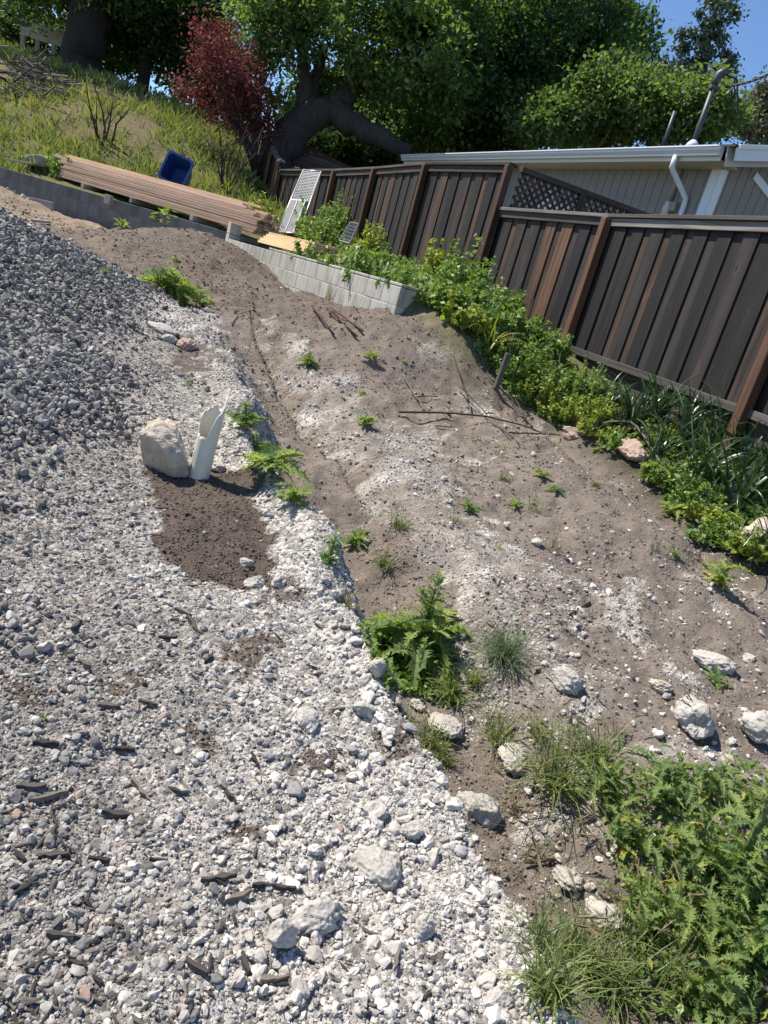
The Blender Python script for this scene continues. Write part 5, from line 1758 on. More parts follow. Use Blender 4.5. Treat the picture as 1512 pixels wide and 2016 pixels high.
# far and middle rosettes
thistle(335, 585, 62, 'broad thistle patch in the brown mound above the trench', n=26, light=.5, wide=1.2)
thistle(398, 600, 32, 'small thistle right of the broad patch at the trench head', n=14, light=.6)
thistle(318, 445, 34, 'light green weed rosette on top of the brown mound by the wall', n=18, light=.9, elev=(.3, 1.2))
thistle(240, 450, 20, 'small weed clump on the mound left of the bigger rosette', n=12, light=.5, elev=(.3, 1.2))
thistle(206, 540, 17, 'tiny thistle alone on the tan dirt near the grey heap', n=10)
thistle(345, 515, 15, 'little seedling half way up the brown mound', n=8, light=.6)
thistle(605, 722, 30, 'green thistle on the grit ridge beside the crack', n=16, light=.5, stalk=26)
thistle(728, 706, 24, 'yellow green rosette on the brown mound below the pale wall', n=14, light=1.0, yellow=.15)
thistle(793, 713, 10, 'tiny yellow seedling right of the rosette on the brown mound', n=6, light=.6, yellow=.4)
thistle(716, 835, 30, 'low thistle hugging the grit ridge near the long cane', n=14, light=.4)
thistle(712, 778, 18, 'small weed on the grit above the low thistle', n=9, light=.6)
thistle(478, 845, 46, 'dark shaded thistle against the bank in the upper trench', n=18, elev=(.3, 1.1), stalk=50)
thistle(535, 930, 66, 'wide sunlit thistle in the trench right of the white pipe', n=22, light=.55, wide=1.3)
thistle(572, 985, 48, 'thistle with a yellow tip at the lower end of the trench weeds', n=16, light=.6, yellow=.12, wide=1.2)
thistle(505, 895, 42, 'thistle between the shaded one and the wide sunlit one', n=14, light=.3)
thistle(645, 1110, 34, 'upright narrow thistle under the bank lip', n=10, light=.5, stalk=60)
thistle(697, 1072, 42, 'loose low thistle on the trench floor by the two grass tufts', n=16, light=.3)
thistle(920, 1005, 30, 'sparse green weed on the grit strip', n=12, light=.3, elev=(.3, 1.2))
thistle(1065, 938, 25, 'yellow green weed on the right hand mound crest', n=12, light=.9, yellow=.2)
thistle(1092, 968, 20, 'dark little weed below the yellow green weed on the crest', n=12)
thistle(1010, 1000, 26, 'yellowish weed at the edge of the grit strip', n=10, light=.8, yellow=.2)
thistle(1318, 1015, 40, 'yellow tipped weed at the foot of the arching dry stem', n=16, light=.8, yellow=.2, elev=(.2, 1.1))
thistle(1412, 1150, 50, 'bright yellow green weed rosette on the brown dirt near the right edge', n=20, light=.75, yellow=.25, wide=1.3)
thistle(982, 1082, 13, 'tiny yellow weed on the grit strip', n=7, light=.8, yellow=.3)
thistle(1325, 1100, 26, 'spindly green weed on the brown soil', n=8, light=.7, elev=(.6, 1.3))
thistle(1170, 890, 16, 'small grey green weed beside the white stones on the crest', n=9)
thistle(1405, 1345, 34, 'dark green weed below the ragged white crust', n=12)
# big thistles near the viewer
thistle(815, 1285, 112, 'large thistle with a tall spiky stalk in the middle of the trench', stalk=165, n=24, light=.35, yellow=.10, wide=1.15)
thistle(740, 1262, 70, 'pale spreading thistle leaves between the bank lip and the large thistle', n=14, light=.9, yellow=.12)
thistle(880, 1240, 55, 'smaller thistle rosette right of the large stalked thistle', n=14, light=.5, yellow=.1)
near = [(1440, 1760, 150, 'tall thistle with a thick stalk rising past the white slab', 330, 26), (1300, 1585, 120, 'bushy grey green thistle in front of the leaning slab', 90, 26),
        (1185, 1565, 90, 'thistle mixed with long grass at the upper left of the mass', 60, 20), (1345, 1710, 130, 'thistle in the centre of the big thistle mass', 110, 26),
        (1460, 1915, 130, 'thistle in the lowest corner of the mass by the frame edge', 80, 24), (1310, 1860, 115, 'light green thistle with yellow leaves low in the mass', 40, 24),
        (1490, 1620, 110, 'thistle at the right of the thick stalk', 150, 22), (1235, 1665, 95, 'thistle with yellow leaf ends over the white rubble', 40, 20),
        (1400, 1995, 120, 'thistle at the bottom edge of the mass', 30, 22), (1255, 1790, 90, 'drooping thistle above the white rubble block', 40, 18),
        (1395, 1580, 90, 'thistle just below the white slab beside the stalk', 70, 20), (1420, 1850, 110, 'dense thistle under the thick stalk', 60, 22), (1540, 1790, 130, 'thistle cut by the frame edge', 120, 22)]
for i, (px, py, r, lab, st, n) in enumerate(near):
    thistle(px, py, r * .42, lab, stalk=st, n=int(n * 2.2), light=.30 if i not in (5, 9) else .8, yellow=.06 if i not in (5, 7) else .16, group='thistles in the near corner', elev=(.0, 1.3), loose=.5)

# ------------------------------------------------------------------ grass tufts
def blades(n, spread, H, W, lean, seed_heads=0, r=None):
    """vertices, faces and tones of n arching blades round the origin"""
    r = r or RNG
    K = 5
    az = r.uniform(0, 6.283, n)
    ln = np.abs(r.normal(lean, .35, n))
    h = H * r.uniform(.45, 1.15, n)
    bx, by = r.normal(0, spread * .4, n), r.normal(0, spread * .4, n)
    tone = r.random(n)
    V = np.zeros((n, K, 2, 3))
    for k in range(K):
        t = k / (K - 1)
        ang = ln * (.35 + .9 * t)
        out = h * t * np.sin(ang)
        z = h * t * np.cos(np.minimum(ang, 1.75))
        w = W * (1 - t ** 1.5) * .5 + .0003
        px, py = -np.sin(az), np.cos(az)
        for s, sg in ((0, -1), (1, 1)):
            V[:, k, s, 0] = bx + np.cos(az) * out + px * w * sg
            V[:, k, s, 1] = by + np.sin(az) * out + py * w * sg
            V[:, k, s, 2] = z
    idx = np.arange(n * K * 2).reshape(n, K, 2)
    F = np.stack([idx[:, :-1, 0], idx[:, :-1, 1], idx[:, 1:, 1], idx[:, 1:, 0]], -1).reshape(-1, 4)
    C = np.repeat(tone, K * 2)[:, None] * np.ones((1, 3))
    return V.reshape(-1, 3), F, C

def grass_tuft(px, py, hpx, label, n=60, mat=None, lean=.7, wmm=4.0, name='grass_tuft', spread=.35, heads=0, group=None):
    p = hit(px, py)
    d = math.sqrt(p.x ** 2 + p.y ** 2 + (EYE - p.z) ** 2)
    H = hpx * d / F_PX
    V, F, C = blades(n, H * spread, H, wmm / 1000, lean)
    V[:, 2] -= .01
    me = np_mesh(name, V, F, mat or M_GRASS, True, C)
    o = bpy.data.objects.new(name, me)
    link(o, None, p)
    tag(o, label, 'grass', group)
    for k in range(heads):
        a = RNG.uniform(0, 6.28)
        hh = H * RNG.uniform(.8, 1.3)
        t = Vector((math.cos(a) * hh * .45, math.sin(a) * hh * .45, hh * .8))
        hm = MB().tube([p, p + t * .5 + Vector((0, 0, .12 * hh)), p + t], [.0012, .001, .0009], 4)
        hm.build('seed_stem', M_STEM, o)
        e = p + t
        h2 = MB()
        dirn = (t * .5 + Vector((0, 0, -.3 * hh))).normalized()
        for q in range(9):
            s_ = e + dirn * (.006 * q)
            v = Vector((RNG.normal(), RNG.normal(), RNG.normal())).normalized() * .004 + dirn * .014
            h2.tube([s_, s_ + v * .6, s_ + v * 2.2], [.0008, .0022, .0003], 4, False)
        h2.build('seed_head', M_SEED, o)
    return o

grass_tuft(785, 1035, 52, 'green grass tuft on the trench floor by the grit strip', 90, lean=.9)
grass_tuft(757, 1115, 55, 'green grass tuft left of the soil rib in the trench', 90, lean=.9)
grass_tuft(985, 1300, 100, 'big blue green grass clump in the middle of the yard', 330, M_BLUEG, .85, 4.0, heads=5)
grass_tuft(1000, 1290, 90, 'outer blades of the big blue green clump spilling to its right', 120, M_BLUEG, 1.2, 3.5)
grass_tuft(890, 1372, 75, 'broad green grass in front of the big thistle', 110, lean=.8, wmm=6)
grass_tuft(935, 1345, 60, 'green grass between the thistle and the blue green clump', 80, lean=.8, wmm=5)
grass_tuft(845, 1465, 66, 'grass tuft on the bank shadow side in the trench', 100, lean=.7, wmm=4)
grass_tuft(800, 1425, 55, 'thin grass tuft against the bank lip', 50, lean=.6, wmm=3)
grass_tuft(870, 1500, 60, 'grass tuft at the foot of the bank above the round boulder', 70, lean=.7)
grass_tuft(985, 1460, 85, 'grass tuft above the half covered rock', 120, lean=.8)
grass_tuft(1060, 1450, 70, 'grass tuft with dry blades behind the thistle mass', 70, lean=.9, heads=3)
grass_tuft(1095, 1545, 130, 'long bright grass leaning over the trench rock', 170, lean=.95, wmm=6, heads=5)
grass_tuft(1165, 1500, 110, 'long bright grass beside the leaning slab', 110, lean=.9, wmm=6, heads=3)
grass_tuft(1010, 1600, 60, 'sparse brownish grass beside the round boulder', 26, M_DRYG, .6, 3, heads=4)
grass_tuft(1050, 1690, 90, 'thin seeding grass along the rubble edge', 26, M_DRYG, .6, 3, heads=5)
grass_tuft(1060, 1850, 110, 'seeding grass at the lower bank edge', 60, lean=.6, heads=5)
grass_tuft(1130, 1900, 120, 'thick green grass at the bottom of the bank', 150, lean=.7, wmm=6, heads=3)
grass_tuft(1080, 1960, 110, 'thick green grass at the bottom edge of the bank', 140, lean=.7, wmm=6)
grass_tuft(1200, 1960, 130, 'long grass in front of the thistle mass at the bottom', 120, lean=.8, wmm=6, heads=4)
grass_tuft(1230, 1850, 120, 'drooping grass heads over the white rubble block', 60, lean=1.0, wmm=4, heads=8)
grass_tuft(1330, 1930, 120, 'grass stems growing through the low thistles', 60, lean=.6, wmm=4, heads=8)
grass_tuft(1170, 955, 28, 'yellowish grass tuft on the right hand mound', 40, lean=1.0, wmm=5)
grass_tuft(680, 1190, 50, 'yellow grass tuft under the bank lip', 45, M_DRYG, .7, 3)
grass_tuft(900, 1030, 34, 'reddish dry grass on the grit strip', 40, M_DRYG, .8, 3)
grass_tuft(1045, 1005, 60, 'tall thin grass at the edge of the grit strip', 26, lean=.25, wmm=3)
grass_tuft(1085, 1080, 50, 'small reddish grass by the white stone on the crest', 26, M_DRYG, .5, 3)
grass_tuft(1290, 1085, 50, 'thin grass sprouting from the brown soil', 22, M_BLUEG, .2, 3)
grass_tuft(990, 945, 30, 'small grass tuft on the crest of the grit', 40, lean=.8)
grass_tuft(985, 900, 60, 'tall thin grass near the crossed canes', 18, lean=.25, wmm=3)
grass_tuft(935, 930, 50, 'faint thin grass beside the grit', 16, lean=.3, wmm=3)
grass_tuft(935, 870, 30, 'dry grass under the long cane', 40, M_DRYG, .6, 3)
grass_tuft(297, 838, 28, 'thin grass sprout on the gravel above the tan rock', 16, lean=.5, wmm=3)
grass_tuft(370, 760, 34, 'small grass sprout at the edge of the bank', 18, lean=.5, wmm=3)
grass_tuft(285, 1420, 16, 'tiny grass sprout on the dusty gravel', 14, lean=.6, wmm=3)
grass_tuft(135, 1290, 20, 'tiny green sprout among the wood chips', 18, lean=.6, wmm=4)
grass_tuft(85, 1415, 26, 'pale sprout among the wood chips lower down', 18, lean=.6, wmm=3)
grass_tuft(1210, 1010, 22, 'short tuft on the slope of the brown mound', 16, M_DRYG, .8, 3)
grass_tuft(1370, 1455, 60, 'thin stems in front of the leaning slab', 18, lean=.4, wmm=3, heads=2)
grass_tuft(1210, 1450, 60, 'fine grass on the pale rubble', 20, M_DRYG, .5, 3, heads=2)
grass_tuft(1130, 1450, 60, 'fine thin grass at the edge of the rubble', 20, lean=.5, wmm=3)
for (px, py, h) in ((650, 590, 40), (690, 600, 36), (730, 612, 40), (600, 560, 30), (770, 612, 34), (620, 575, 28)):
    grass_tuft(px, py, h, 'thin dry grass along the foot of the pale block wall', 30, M_DRYG, .35, 4, group='grass at the wall foot')

# ------------------------------------------------------------------ strap leaved plants
def strap_mesh(name, L, W, bend, mat):
    K = 8
    V, F = [], []
    x = z = 0.0
    ang = 1.35
    for k in range(K + 1):
        t = k / K
        w = W * (1 - .88 * t ** 2.2) * (.7 + .3 * min(1, t * 4)) / 2
        V += [(x, -w, z + w * .35), (x, 0, z), (x, w, z + w * .35)]
        x += L / K * math.cos(ang)
        z += L / K * math.sin(ang)
        ang -= bend / K * (.4 + 1.2 * t)
    for k in range(K):
        a = 3 * k
        F += [(a, a + 3, a + 4, a + 1), (a + 1, a + 4, a + 5, a + 2)]
    me = bpy.data.meshes.new(name)
    me.from_pydata(V, [], F)
    me.polygons.foreach_set('use_smooth', np.ones(len(F), bool))
    me.materials.append(mat)
    return me
STRAPS = [strap_mesh('leaf', 1, .044, b, M_STRAP) for b in (.9, 1.6, 2.2, 2.8)]
STRAPY = [strap_mesh('leaf', 1, .035, b, M_STRAPY) for b in (1.6, 2.2)]

def strap_plant(px, py, Lm, n, label, ms=None, group='strap leaved plants along the fence', up=(.2, .9), name='strap_leaf_plant'):
    p = hit(px, py)
    root = thing(name, label, 'plant', p, group)
    for i in range(n):
        o = bpy.data.objects.new('leaf', (ms or STRAPS)[RNG.integers(len(ms or STRAPS))])
        link(o, root, p + Vector((RNG.normal(0, .05), RNG.normal(0, .05), 0)))
        L = Lm * RNG.uniform(.65, 1.15)
        o.scale = (L, L * RNG.uniform(.85, 1.2), L)
        o.rotation_euler = (RNG.normal(0, .2), RNG.uniform(*up) - .5, i * 2.399 + RNG.normal(0, .3))
    return root
for (px, py, L, n, lab) in ((1235, 840, .60, 30, 'strap leaved plant where the bright weeds end'), (1290, 825, .60, 28, 'strap leaved plant below the middle fence boards'),
        (1345, 865, .58, 28, 'strap leaved plant between the arching stem and the fence'), (1405, 880, .60, 28, 'strap leaved plant left of the red brown fence post'),
        (1290, 905, .50, 22, 'strap leaved plant behind the reddish boulder'), (1375, 945, .60, 28, 'strap leaved plant in front of the fence post'),
        (1455, 925, .60, 28, 'strap leaved plant right of the fence post foot'), (1440, 1000, .65, 28, 'strap leaved plant arching above the pale tan boulder'),
        (1500, 985, .65, 26, 'strap leaved plant at the frame edge under the fence'), (1505, 1110, .60, 24, 'strap leaved plant drooping over the pale tan boulder'),
        (1200, 800, .45, 18, 'young strap leaved plant at the weed edge'), (1540, 920, .6, 22, 'strap leaved plant cut by the frame edge')):
    strap_plant(px, py, L, int(n * 1.4), lab)
strap_plant(955, 692, .55, 16, 'yellow strap leaved plant arching over the mound by the fence corner', STRAPY, None, (.5, 1.1))
strap_plant(592, 440, .45, 14, 'dark spiky plant in front of the mesh gate panel', [STRAPS[0]], None, (-.1, .6))
strap_plant(645, 452, .55, 12, 'light spiky leaves between the mesh frame and the weeds', [STRAPY[0], STRAPS[0]], None, (0, .6))

# ------------------------------------------------------------------ leafy weed bushes
def leaf_cloud(n, rad, hgt, size, r=None, flat=0.5, droop=0.0):
    """n leaves set along loose, leaning stems of uneven height"""
    r = r or RNG
    k = max(9, int(n / 34))
    a = r.uniform(0, 6.283, k)
    q = np.sqrt(r.random(k))
    bx, by = np.cos(a) * q * rad * .75, np.sin(a) * q * rad * .75
    H = hgt * r.uniform(.45, 1.0, k) * (1.15 - .55 * q) * np.where(r.random(k) < .14, 1.5, 1.0)
    la = a + r.normal(0, .8, k)
    lean = rad * r.uniform(.05, .5, k)
    ci = r.integers(0, k, n)
    t = r.random(n) ** .75
    az = r.uniform(0, 6.283, n)
    off = size * r.uniform(.2, 1.0, n) * (1.15 - .6 * t)
    c = np.c_[bx[ci] + np.cos(la[ci]) * lean[ci] * t ** 1.6 + np.cos(az) * off, by[ci] + np.sin(la[ci]) * lean[ci] * t ** 1.6 + np.sin(az) * off, H[ci] * t]
    s = size * r.uniform(.55, 1.45, n) * (1.15 - .5 * t)
    tone = np.clip(r.random(k)[ci] * .5 + r.random(n) * .5, 0, 1)
    return leaf_quads(c, s, r, flat, outward=np.c_[np.cos(az), np.sin(az), r.normal(.25, .4, n)], tone=tone)

def leaf_quads(c, s, r, flat=.5, outward=None, tone=None):
    n = len(c)
    d = r.normal(size=(n, 3))
    if outward is not None:
        d = d * .8 + outward * 1.0
    d /= np.linalg.norm(d, axis=1)[:, None] + 1e-9
    up = np.c_[r.normal(0, .7, n), r.normal(0, .7, n), np.full(n, flat + .4)]
    w = np.cross(d, up)
    w /= np.linalg.norm(w, axis=1)[:, None] + 1e-9
    nn = np.cross(w, d)
    S = s[:, None]
    base, tip = c - d * S * .5, c + d * S * .5
    m = c - nn * S * .10
    L_, R_ = c + w * S * .30 + nn * S * .06, c - w * S * .30 + nn * S * .06
    V = np.stack([base, L_, tip, R_], 1).reshape(-1, 3)
    i = np.arange(n) * 4
    F = np.c_[np.r_[i, i], np.r_[i + 1, i + 2], np.r_[i + 2, i + 3]]
    t = r.random(n) if tone is None else tone
    C = np.repeat(t, 4)[:, None] * np.ones((1, 3))
    return V, F, C

def weed_bush(px, py, rpx, hpx, label, mat=None, n=900, size=.055, group=None, name='weed_bush', cat='weeds', stems=6):
    p = hit(px, py)
    d = math.sqrt(p.x ** 2 + p.y ** 2 + (EYE - p.z) ** 2)
    R, H = rpx * d / F_PX, hpx * d / F_PX
    root = thing(name, label, cat, p, group)
    V, F, C = leaf_cloud(n, R, H, size)
    o = bpy.data.objects.new('foliage', np_mesh('foliage', V, F, mat or M_WEED, False, C))
    link(o, root, p)
    o['kind'] = 'stuff'
    m = MB()
    for k in range(stems):
        a = RNG.uniform(0, 6.28)
        e = p + Vector((math.cos(a) * R * .5, math.sin(a) * R * .5, H * RNG.uniform(.7, 1.15)))
        m.tube([p, p.lerp(e, .5) + Vector((0, 0, .1 * H)), e], [.006, .004, .002], 5)
    m.build('stem', M_STEM, root)
    return root
TW = 'leafy weeds on the terrace above the pale wall'
for (px, py, r, h, lab, mt, n) in ((620, 480, 46, 62, 'dark leafy weed clump beside the short lumber stack', None, 1000), (655, 470, 36, 56, 'leafy weeds in front of the small mesh frame', None, 800),
        (745, 470, 48, 66, 'tall leafy weeds in the middle of the terrace', None, 1100), (790, 460, 50, 68, 'tallest leafy weeds against the stepped fence', None, 1200),
        (720, 505, 36, 46, 'weeds with dry grass at the terrace edge', M_WEEDY, 600), (750, 540, 34, 40, 'weeds hanging over the pale wall', None, 700),
        (830, 510, 46, 52, 'yellow green weeds near the dry twiggy bush', M_WEEDY, 900), (870, 545, 48, 54, 'weeds below the dry twiggy bush', M_WEEDY, 900),
        (905, 575, 46, 60, 'leafy weeds at the near end of the terrace', None, 1000), (930, 620, 44, 54, 'weeds tumbling down beside the wall end', None, 1000),
        (880, 610, 40, 42, 'weeds beside the dark end of the pale wall', M_WEED, 800), (955, 650, 42, 46, 'weeds below the step post of the fence', M_WEED, 800), (985, 625, 40, 50, 'weeds pressed against the fence below the step', M_WEED, 700), (1025, 668, 40, 48, 'weeds under the first lower fence boards', M_WEED, 700), (1072, 700, 40, 46, 'weeds leaning on the lower fence rail', M_WEED, 700), (905, 640, 40, 40, 'weeds at the toe of the wall end', M_WEEDY, 600),
        (600, 505, 26, 46, 'weed spray draping over the pale wall top', None, 420)):
    weed_bush(px, py, r * 1.05, h * 1.45, lab, mt, int(n * 1.2), .085, TW)
def weed_at(p, R, H, label, mat, n, size, group):
    root = thing('weed_bush', label, 'weeds', p, group)
    V, F, C = leaf_cloud(n, R, H, size)
    V[:, 2] -= np.where(np.hypot(V[:, 0], V[:, 1]) > R * .7, (np.hypot(V[:, 0], V[:, 1]) - R * .7) * 1.3, 0)
    o = bpy.data.objects.new('foliage', np_mesh('foliage', V, F, mat, False, C))
    link(o, root, p)
    o['kind'] = 'stuff'
    return root
for t_, R_, H_, lab, n_ in ((.5, .38, .35, 'weeds spilling over the near end of the pale wall top', 500), (1.5, .36, .42, 'weeds drooping over the pale wall near its broken cap', 500), (2.4, .30, .40, 'weeds hanging down the pale wall face in the gap of the caps', 420), (3.3, .34, .50, 'dark weeds reaching over the pale wall beside the lumber', 480)):
    q_ = WALL_A + WALL_DIR * t_ + WALL_N * .24
    weed_at(Vector((q_[0], q_[1], 1.52)), R_, H_, lab, M_WEED, n_, .075, TW)
FW = 'bright weeds along the lower fence'
for (px, py, r, h, lab, mt, n) in ((1000, 735, 52, 62, 'bright weeds around the grey stake', M_WEED, 900), (1045, 725, 46, 58, 'weeds beside the first fence board panel', M_WEED, 900),
        (1045, 785, 56, 58, 'yellow green weeds spreading beside the mound', M_WEEDY, 1100), (1090, 775, 50, 60, 'weeds under the kick board of the fence', M_WEED, 900),
        (1100, 820, 50, 46, 'feathery yellow green weeds by the small reddish rock', M_WEEDY, 1000), (1150, 775, 48, 58, 'weeds around the foot of the middle fence post', M_WEED, 900),
        (1160, 825, 44, 50, 'weeds just left of the strap leaved plants', M_WEEDY, 900), (980, 690, 40, 40, 'weeds behind the yellow strap leaved plant', M_WEED, 700),
        (1345, 985, 52, 50, 'low weeds in front of the strap leaved plants', M_WEED, 900), (1395, 1030, 56, 46, 'yellow green weeds beside the end of the brown mound', M_WEEDY, 900),
        (1300, 955, 42, 46, 'weeds right of the reddish boulder', M_WEED, 700), (1445, 1075, 54, 40, 'weeds at the corner of the brown mound', M_WEED, 800),
        (1480, 1095, 46, 40, 'yellow green weeds below the pale tan boulder', M_WEEDY, 700), (1165, 858, 36, 34, 'low yellow green weeds beside the small reddish rock', M_WEEDY, 500), (1205, 885, 34, 36, 'low weeds left of the reddish boulder', M_WEED, 500), (1285, 945, 36, 34, 'low weeds below the reddish boulder', M_WEEDY, 500), (1330, 1000, 36, 32, 'low weeds beside the end of the dry stem', M_WEED, 500), (1380, 1062, 38, 30, 'low weeds hugging the slope of the brown mound', M_WEED, 500)):
    weed_bush(px, py, r, h * 1.2, lab, mt, n, .05, FW)
weed_bush(510, 440, 34, 50, 'yellowing grassy bush at the end of the long lumber stack', M_WEEDY, 900, .10)
weed_bush(140, 350, 40, 34, 'green bush in front of the long lumber stack', M_WEED, 700, .08, 'plants on the grey wall top')
weed_bush(172, 362, 26, 26, 'dark green bush on the grey wall top', M_WEED, 500, .07, 'plants on the grey wall top', stems=3)
weed_bush(205, 377, 22, 22, 'purple flowered plant on the grey wall top', M_PURP, 420, .06, 'plants on the grey wall top')
weed_bush(262, 395, 18, 14, 'grey green sprig under the lumber on the wall', M_BLUEG, 200, .06, 'plants on the grey wall top', stems=3)
weed_bush(90, 345, 30, 20, 'low green plant beside the tan boulder on the wall', M_WEED, 400, .07, 'plants on the grey wall top')
piece_o = piece('block', (.12, .12, .16), M_BLOCK, at(214, 393, 14.3), None, None, .006)
tag(piece_o, 'single pale block standing on the grey wall below the lumber', 'block')

# ground cover at the fence foot and in the near corner
def ground_cover(name, label, polys, n, size, mat, lift=.02):
    P = []
    for pl_ in polys:
        xs, ys = [p[0] for p in pl_], [p[1] for p in pl_]
        k = n // len(polys)
        px, py = RNG.uniform(min(xs), max(xs), k * 3), RNG.uniform(min(ys), max(ys), k * 3)
        m = pip(pl_, px, py)
        P.append(hits(px[m][:k], py[m][:k]))
    P = np.concatenate(P)
    s = size * RNG.uniform(.6, 1.5, len(P))
    V, F, C = leaf_quads(P + np.c_[np.zeros((len(P), 2)), RNG.uniform(0, lift * 3, len(P))], s, RNG, .6)
    o = bpy.data.objects.new(name, np_mesh(name, V, F, mat, False, C))
    link(o)
    return tag(o, label, None, None, 'stuff')
ground_cover('weeds', 'low green ground cover in the dip along the fence', [[(960, 640), (1130, 720), (1180, 790), (1100, 850), (1000, 780), (930, 690)], [(1180, 790), (1512, 900), (1512, 1110), (1440, 1080), (1290, 930), (1190, 850)]], 5200, .05, M_WEED)
ground_cover('weeds', 'low weeds covering the terrace soil', [[(520, 440), (760, 420), (940, 560), (960, 650), (860, 620), (640, 500)]], 3500, .08, M_WEED, .05)
ground_cover('weeds', 'leaf litter and green sprouts under the near thistles', [[(1180, 1520), (1512, 1500), (1512, 2016), (1250, 2016), (1200, 1750)], [(700, 1230), (900, 1290), (900, 1400), (760, 1360)]], 2600, .03, M_WEED, .015)

# ------------------------------------------------------------------ bare saplings and the dry twiggy bush
def bare_shrub(name, label, px, py, y, tips, mat, r0=.02, forks=2, cat='sapling', group=None, base_spread=.06):
    b0 = hit(px, py) if y is None else at(px, py, y)
    root = thing(name, label, cat, b0, group)
    for (tx, ty) in tips:
        e = at(tx, ty, b0.y + RNG.normal(0, .25))
        s = b0 + Vector((RNG.normal(0, base_spread), RNG.normal(0, base_spread), -.1))
        m = s.lerp(e, .5) + Vector((RNG.normal(0, .08), RNG.normal(0, .08), .06))
        pts = [s, s.lerp(m, .5) + Vector((RNG.normal(0, .03), 0, 0)), m, m.lerp(e, .5) + Vector((RNG.normal(0, .04), 0, .02)), e]
        st = MB().tube(pts, [r0, r0 * .85, r0 * .7, r0 * .5, r0 * .25], 6).build('branch', mat, root, True)
        tw = MB()
        for k in range(forks):
            q0 = pts[RNG.integers(1, 4)].lerp(pts[4], RNG.uniform(0, .5))
            dv = (e - s).normalized() + Vector((RNG.normal(0, .55), RNG.normal(0, .4), RNG.normal(.1, .3)))
            L_ = (e - s).length * RNG.uniform(.2, .45)
            q1 = q0 + dv.normalized() * L_
            tw.tube([q0, q0.lerp(q1, .5) + Vector((0, 0, .02)), q1], [r0 * .45, r0 * .3, r0 * .15], 4)
        if forks:
            tw.build('twig', mat, st, True)
    return root
bare_shrub('bare_sapling', 'bare forked sapling on the slope behind the lumber stack', 207, 282, None, [(172, 180), (190, 205), (232, 205), (258, 208), (222, 195), (180, 160)], M_TWIG, .028, 2)
bare_shrub('bare_sapling', 'bare sapling with long curved stems right of the blue bin', 446, 372, None, [(405, 268), (432, 245), (455, 275), (490, 240), (505, 300), (470, 255), (520, 250)], M_TWIG, .026, 2)
bare_shrub('bare_sapling', 'thin bare stem right behind the blue bin', 358, 320, None, [(352, 290), (368, 296)], M_TWIG, .02, 1)
bare_shrub('dry_bush', 'pale dry twiggy bush against the dark stepped fence', 868, 500, None, [(840, 430), (850, 412), (862, 440), (872, 400), (884, 415), (895, 425), (905, 402), (915, 420), (880, 445), (860, 390), (900, 445), (845, 455), (890, 390), (912, 450)], M_STICK, .012, 4, 'bush')
bare_shrub('dry_bush', 'thin dry stems in front of the stepped fence', 700, 440, None, [(665, 395), (690, 370), (705, 380), (725, 395), (735, 360), (715, 350)], M_STICK, .010, 2, 'bush')

# hillside grass
def hill_grass():
    n = 60000
    y = 15 + 15 * RNG.random(n) ** 1.3
    x = RNG.uniform(-1.05, -0.1, n) * y + RNG.normal(0, .5, n)
    up = up_weight(x, y)
    n2 = fbm(x * 0.7, y * 0.7, 91, 3)
    bare = sstep(0.0, 0.35, n2 + 0.55 * np.exp(-(((x + 15) / 4.0) ** 2 + ((y - 22) / 2.4) ** 2)) + 0.42 * np.exp(-(((x + 9.2) / 2.0) ** 2 + ((y - 19.2) / 0.8) ** 2)) - 0.15)
    k = (up > .5) & (RNG.random(n) > bare * .86) & (RNG.random(n) < .55 + .6 * fbm(x * 1.4, y * 1.4, 120, 2))
    tl_ = ((x - A0.x) * (A1.x - A0.x) + (y - A0.y) * (A1.y - A0.y)) / (A1 - A0).length_squared
    dl_ = (x - A0.x) * back.x + (y - A0.y) * back.y
    k &= ~((tl_ > -.1) & (tl_ < 1.1) & (dl_ > -1.2) & (dl_ < .75))
    x, y = x[k], y[k]
    n = len(x)
    z = height(x, y)
    h = RNG.uniform(.10, .34, n)
    a = RNG.uniform(0, 6.283, n)
    lx, ly = np.cos(a), np.sin(a)
    lean = h * RNG.uniform(.2, .8, n)
    w = .012
    px, py = -ly * w, lx * w
    V = np.stack([np.c_[x - px, y - py, z - .02], np.c_[x + px, y + py, z - .02], np.c_[x + lx * lean * .4 + px * .7, y + ly * lean * .4 + py * .7, z + h * .6], np.c_[x + lx * lean, y + ly * lean, z + h]], 1).reshape(-1, 3)
    i = np.arange(n) * 4
    F = np.c_[np.r_[i, i], np.r_[i + 1, i + 2], np.r_[i + 2, i + 3]]
    tone = np.clip(.45 + .45 * fbm(x * .5, y * .5, 121, 2) + RNG.normal(0, .2, n), 0, 1)
    C = np.repeat(tone, 4)[:, None] * np.ones((1, 3))
    mt = mat_leaf('hill_grass_blade', [(0, (.15, .20, .055)), (.5, (.23, .26, .07)), (.85, (.32, .31, .10)), (1, (.40, .35, .14))], .35, .6, True)
    o = bpy.data.objects.new('grass', np_mesh('grass', V, F, mt, False, C))
    link(o)
    tag(o, 'long green and yellow grass on the hillside behind the walls', None, None, 'stuff')
hill_grass()

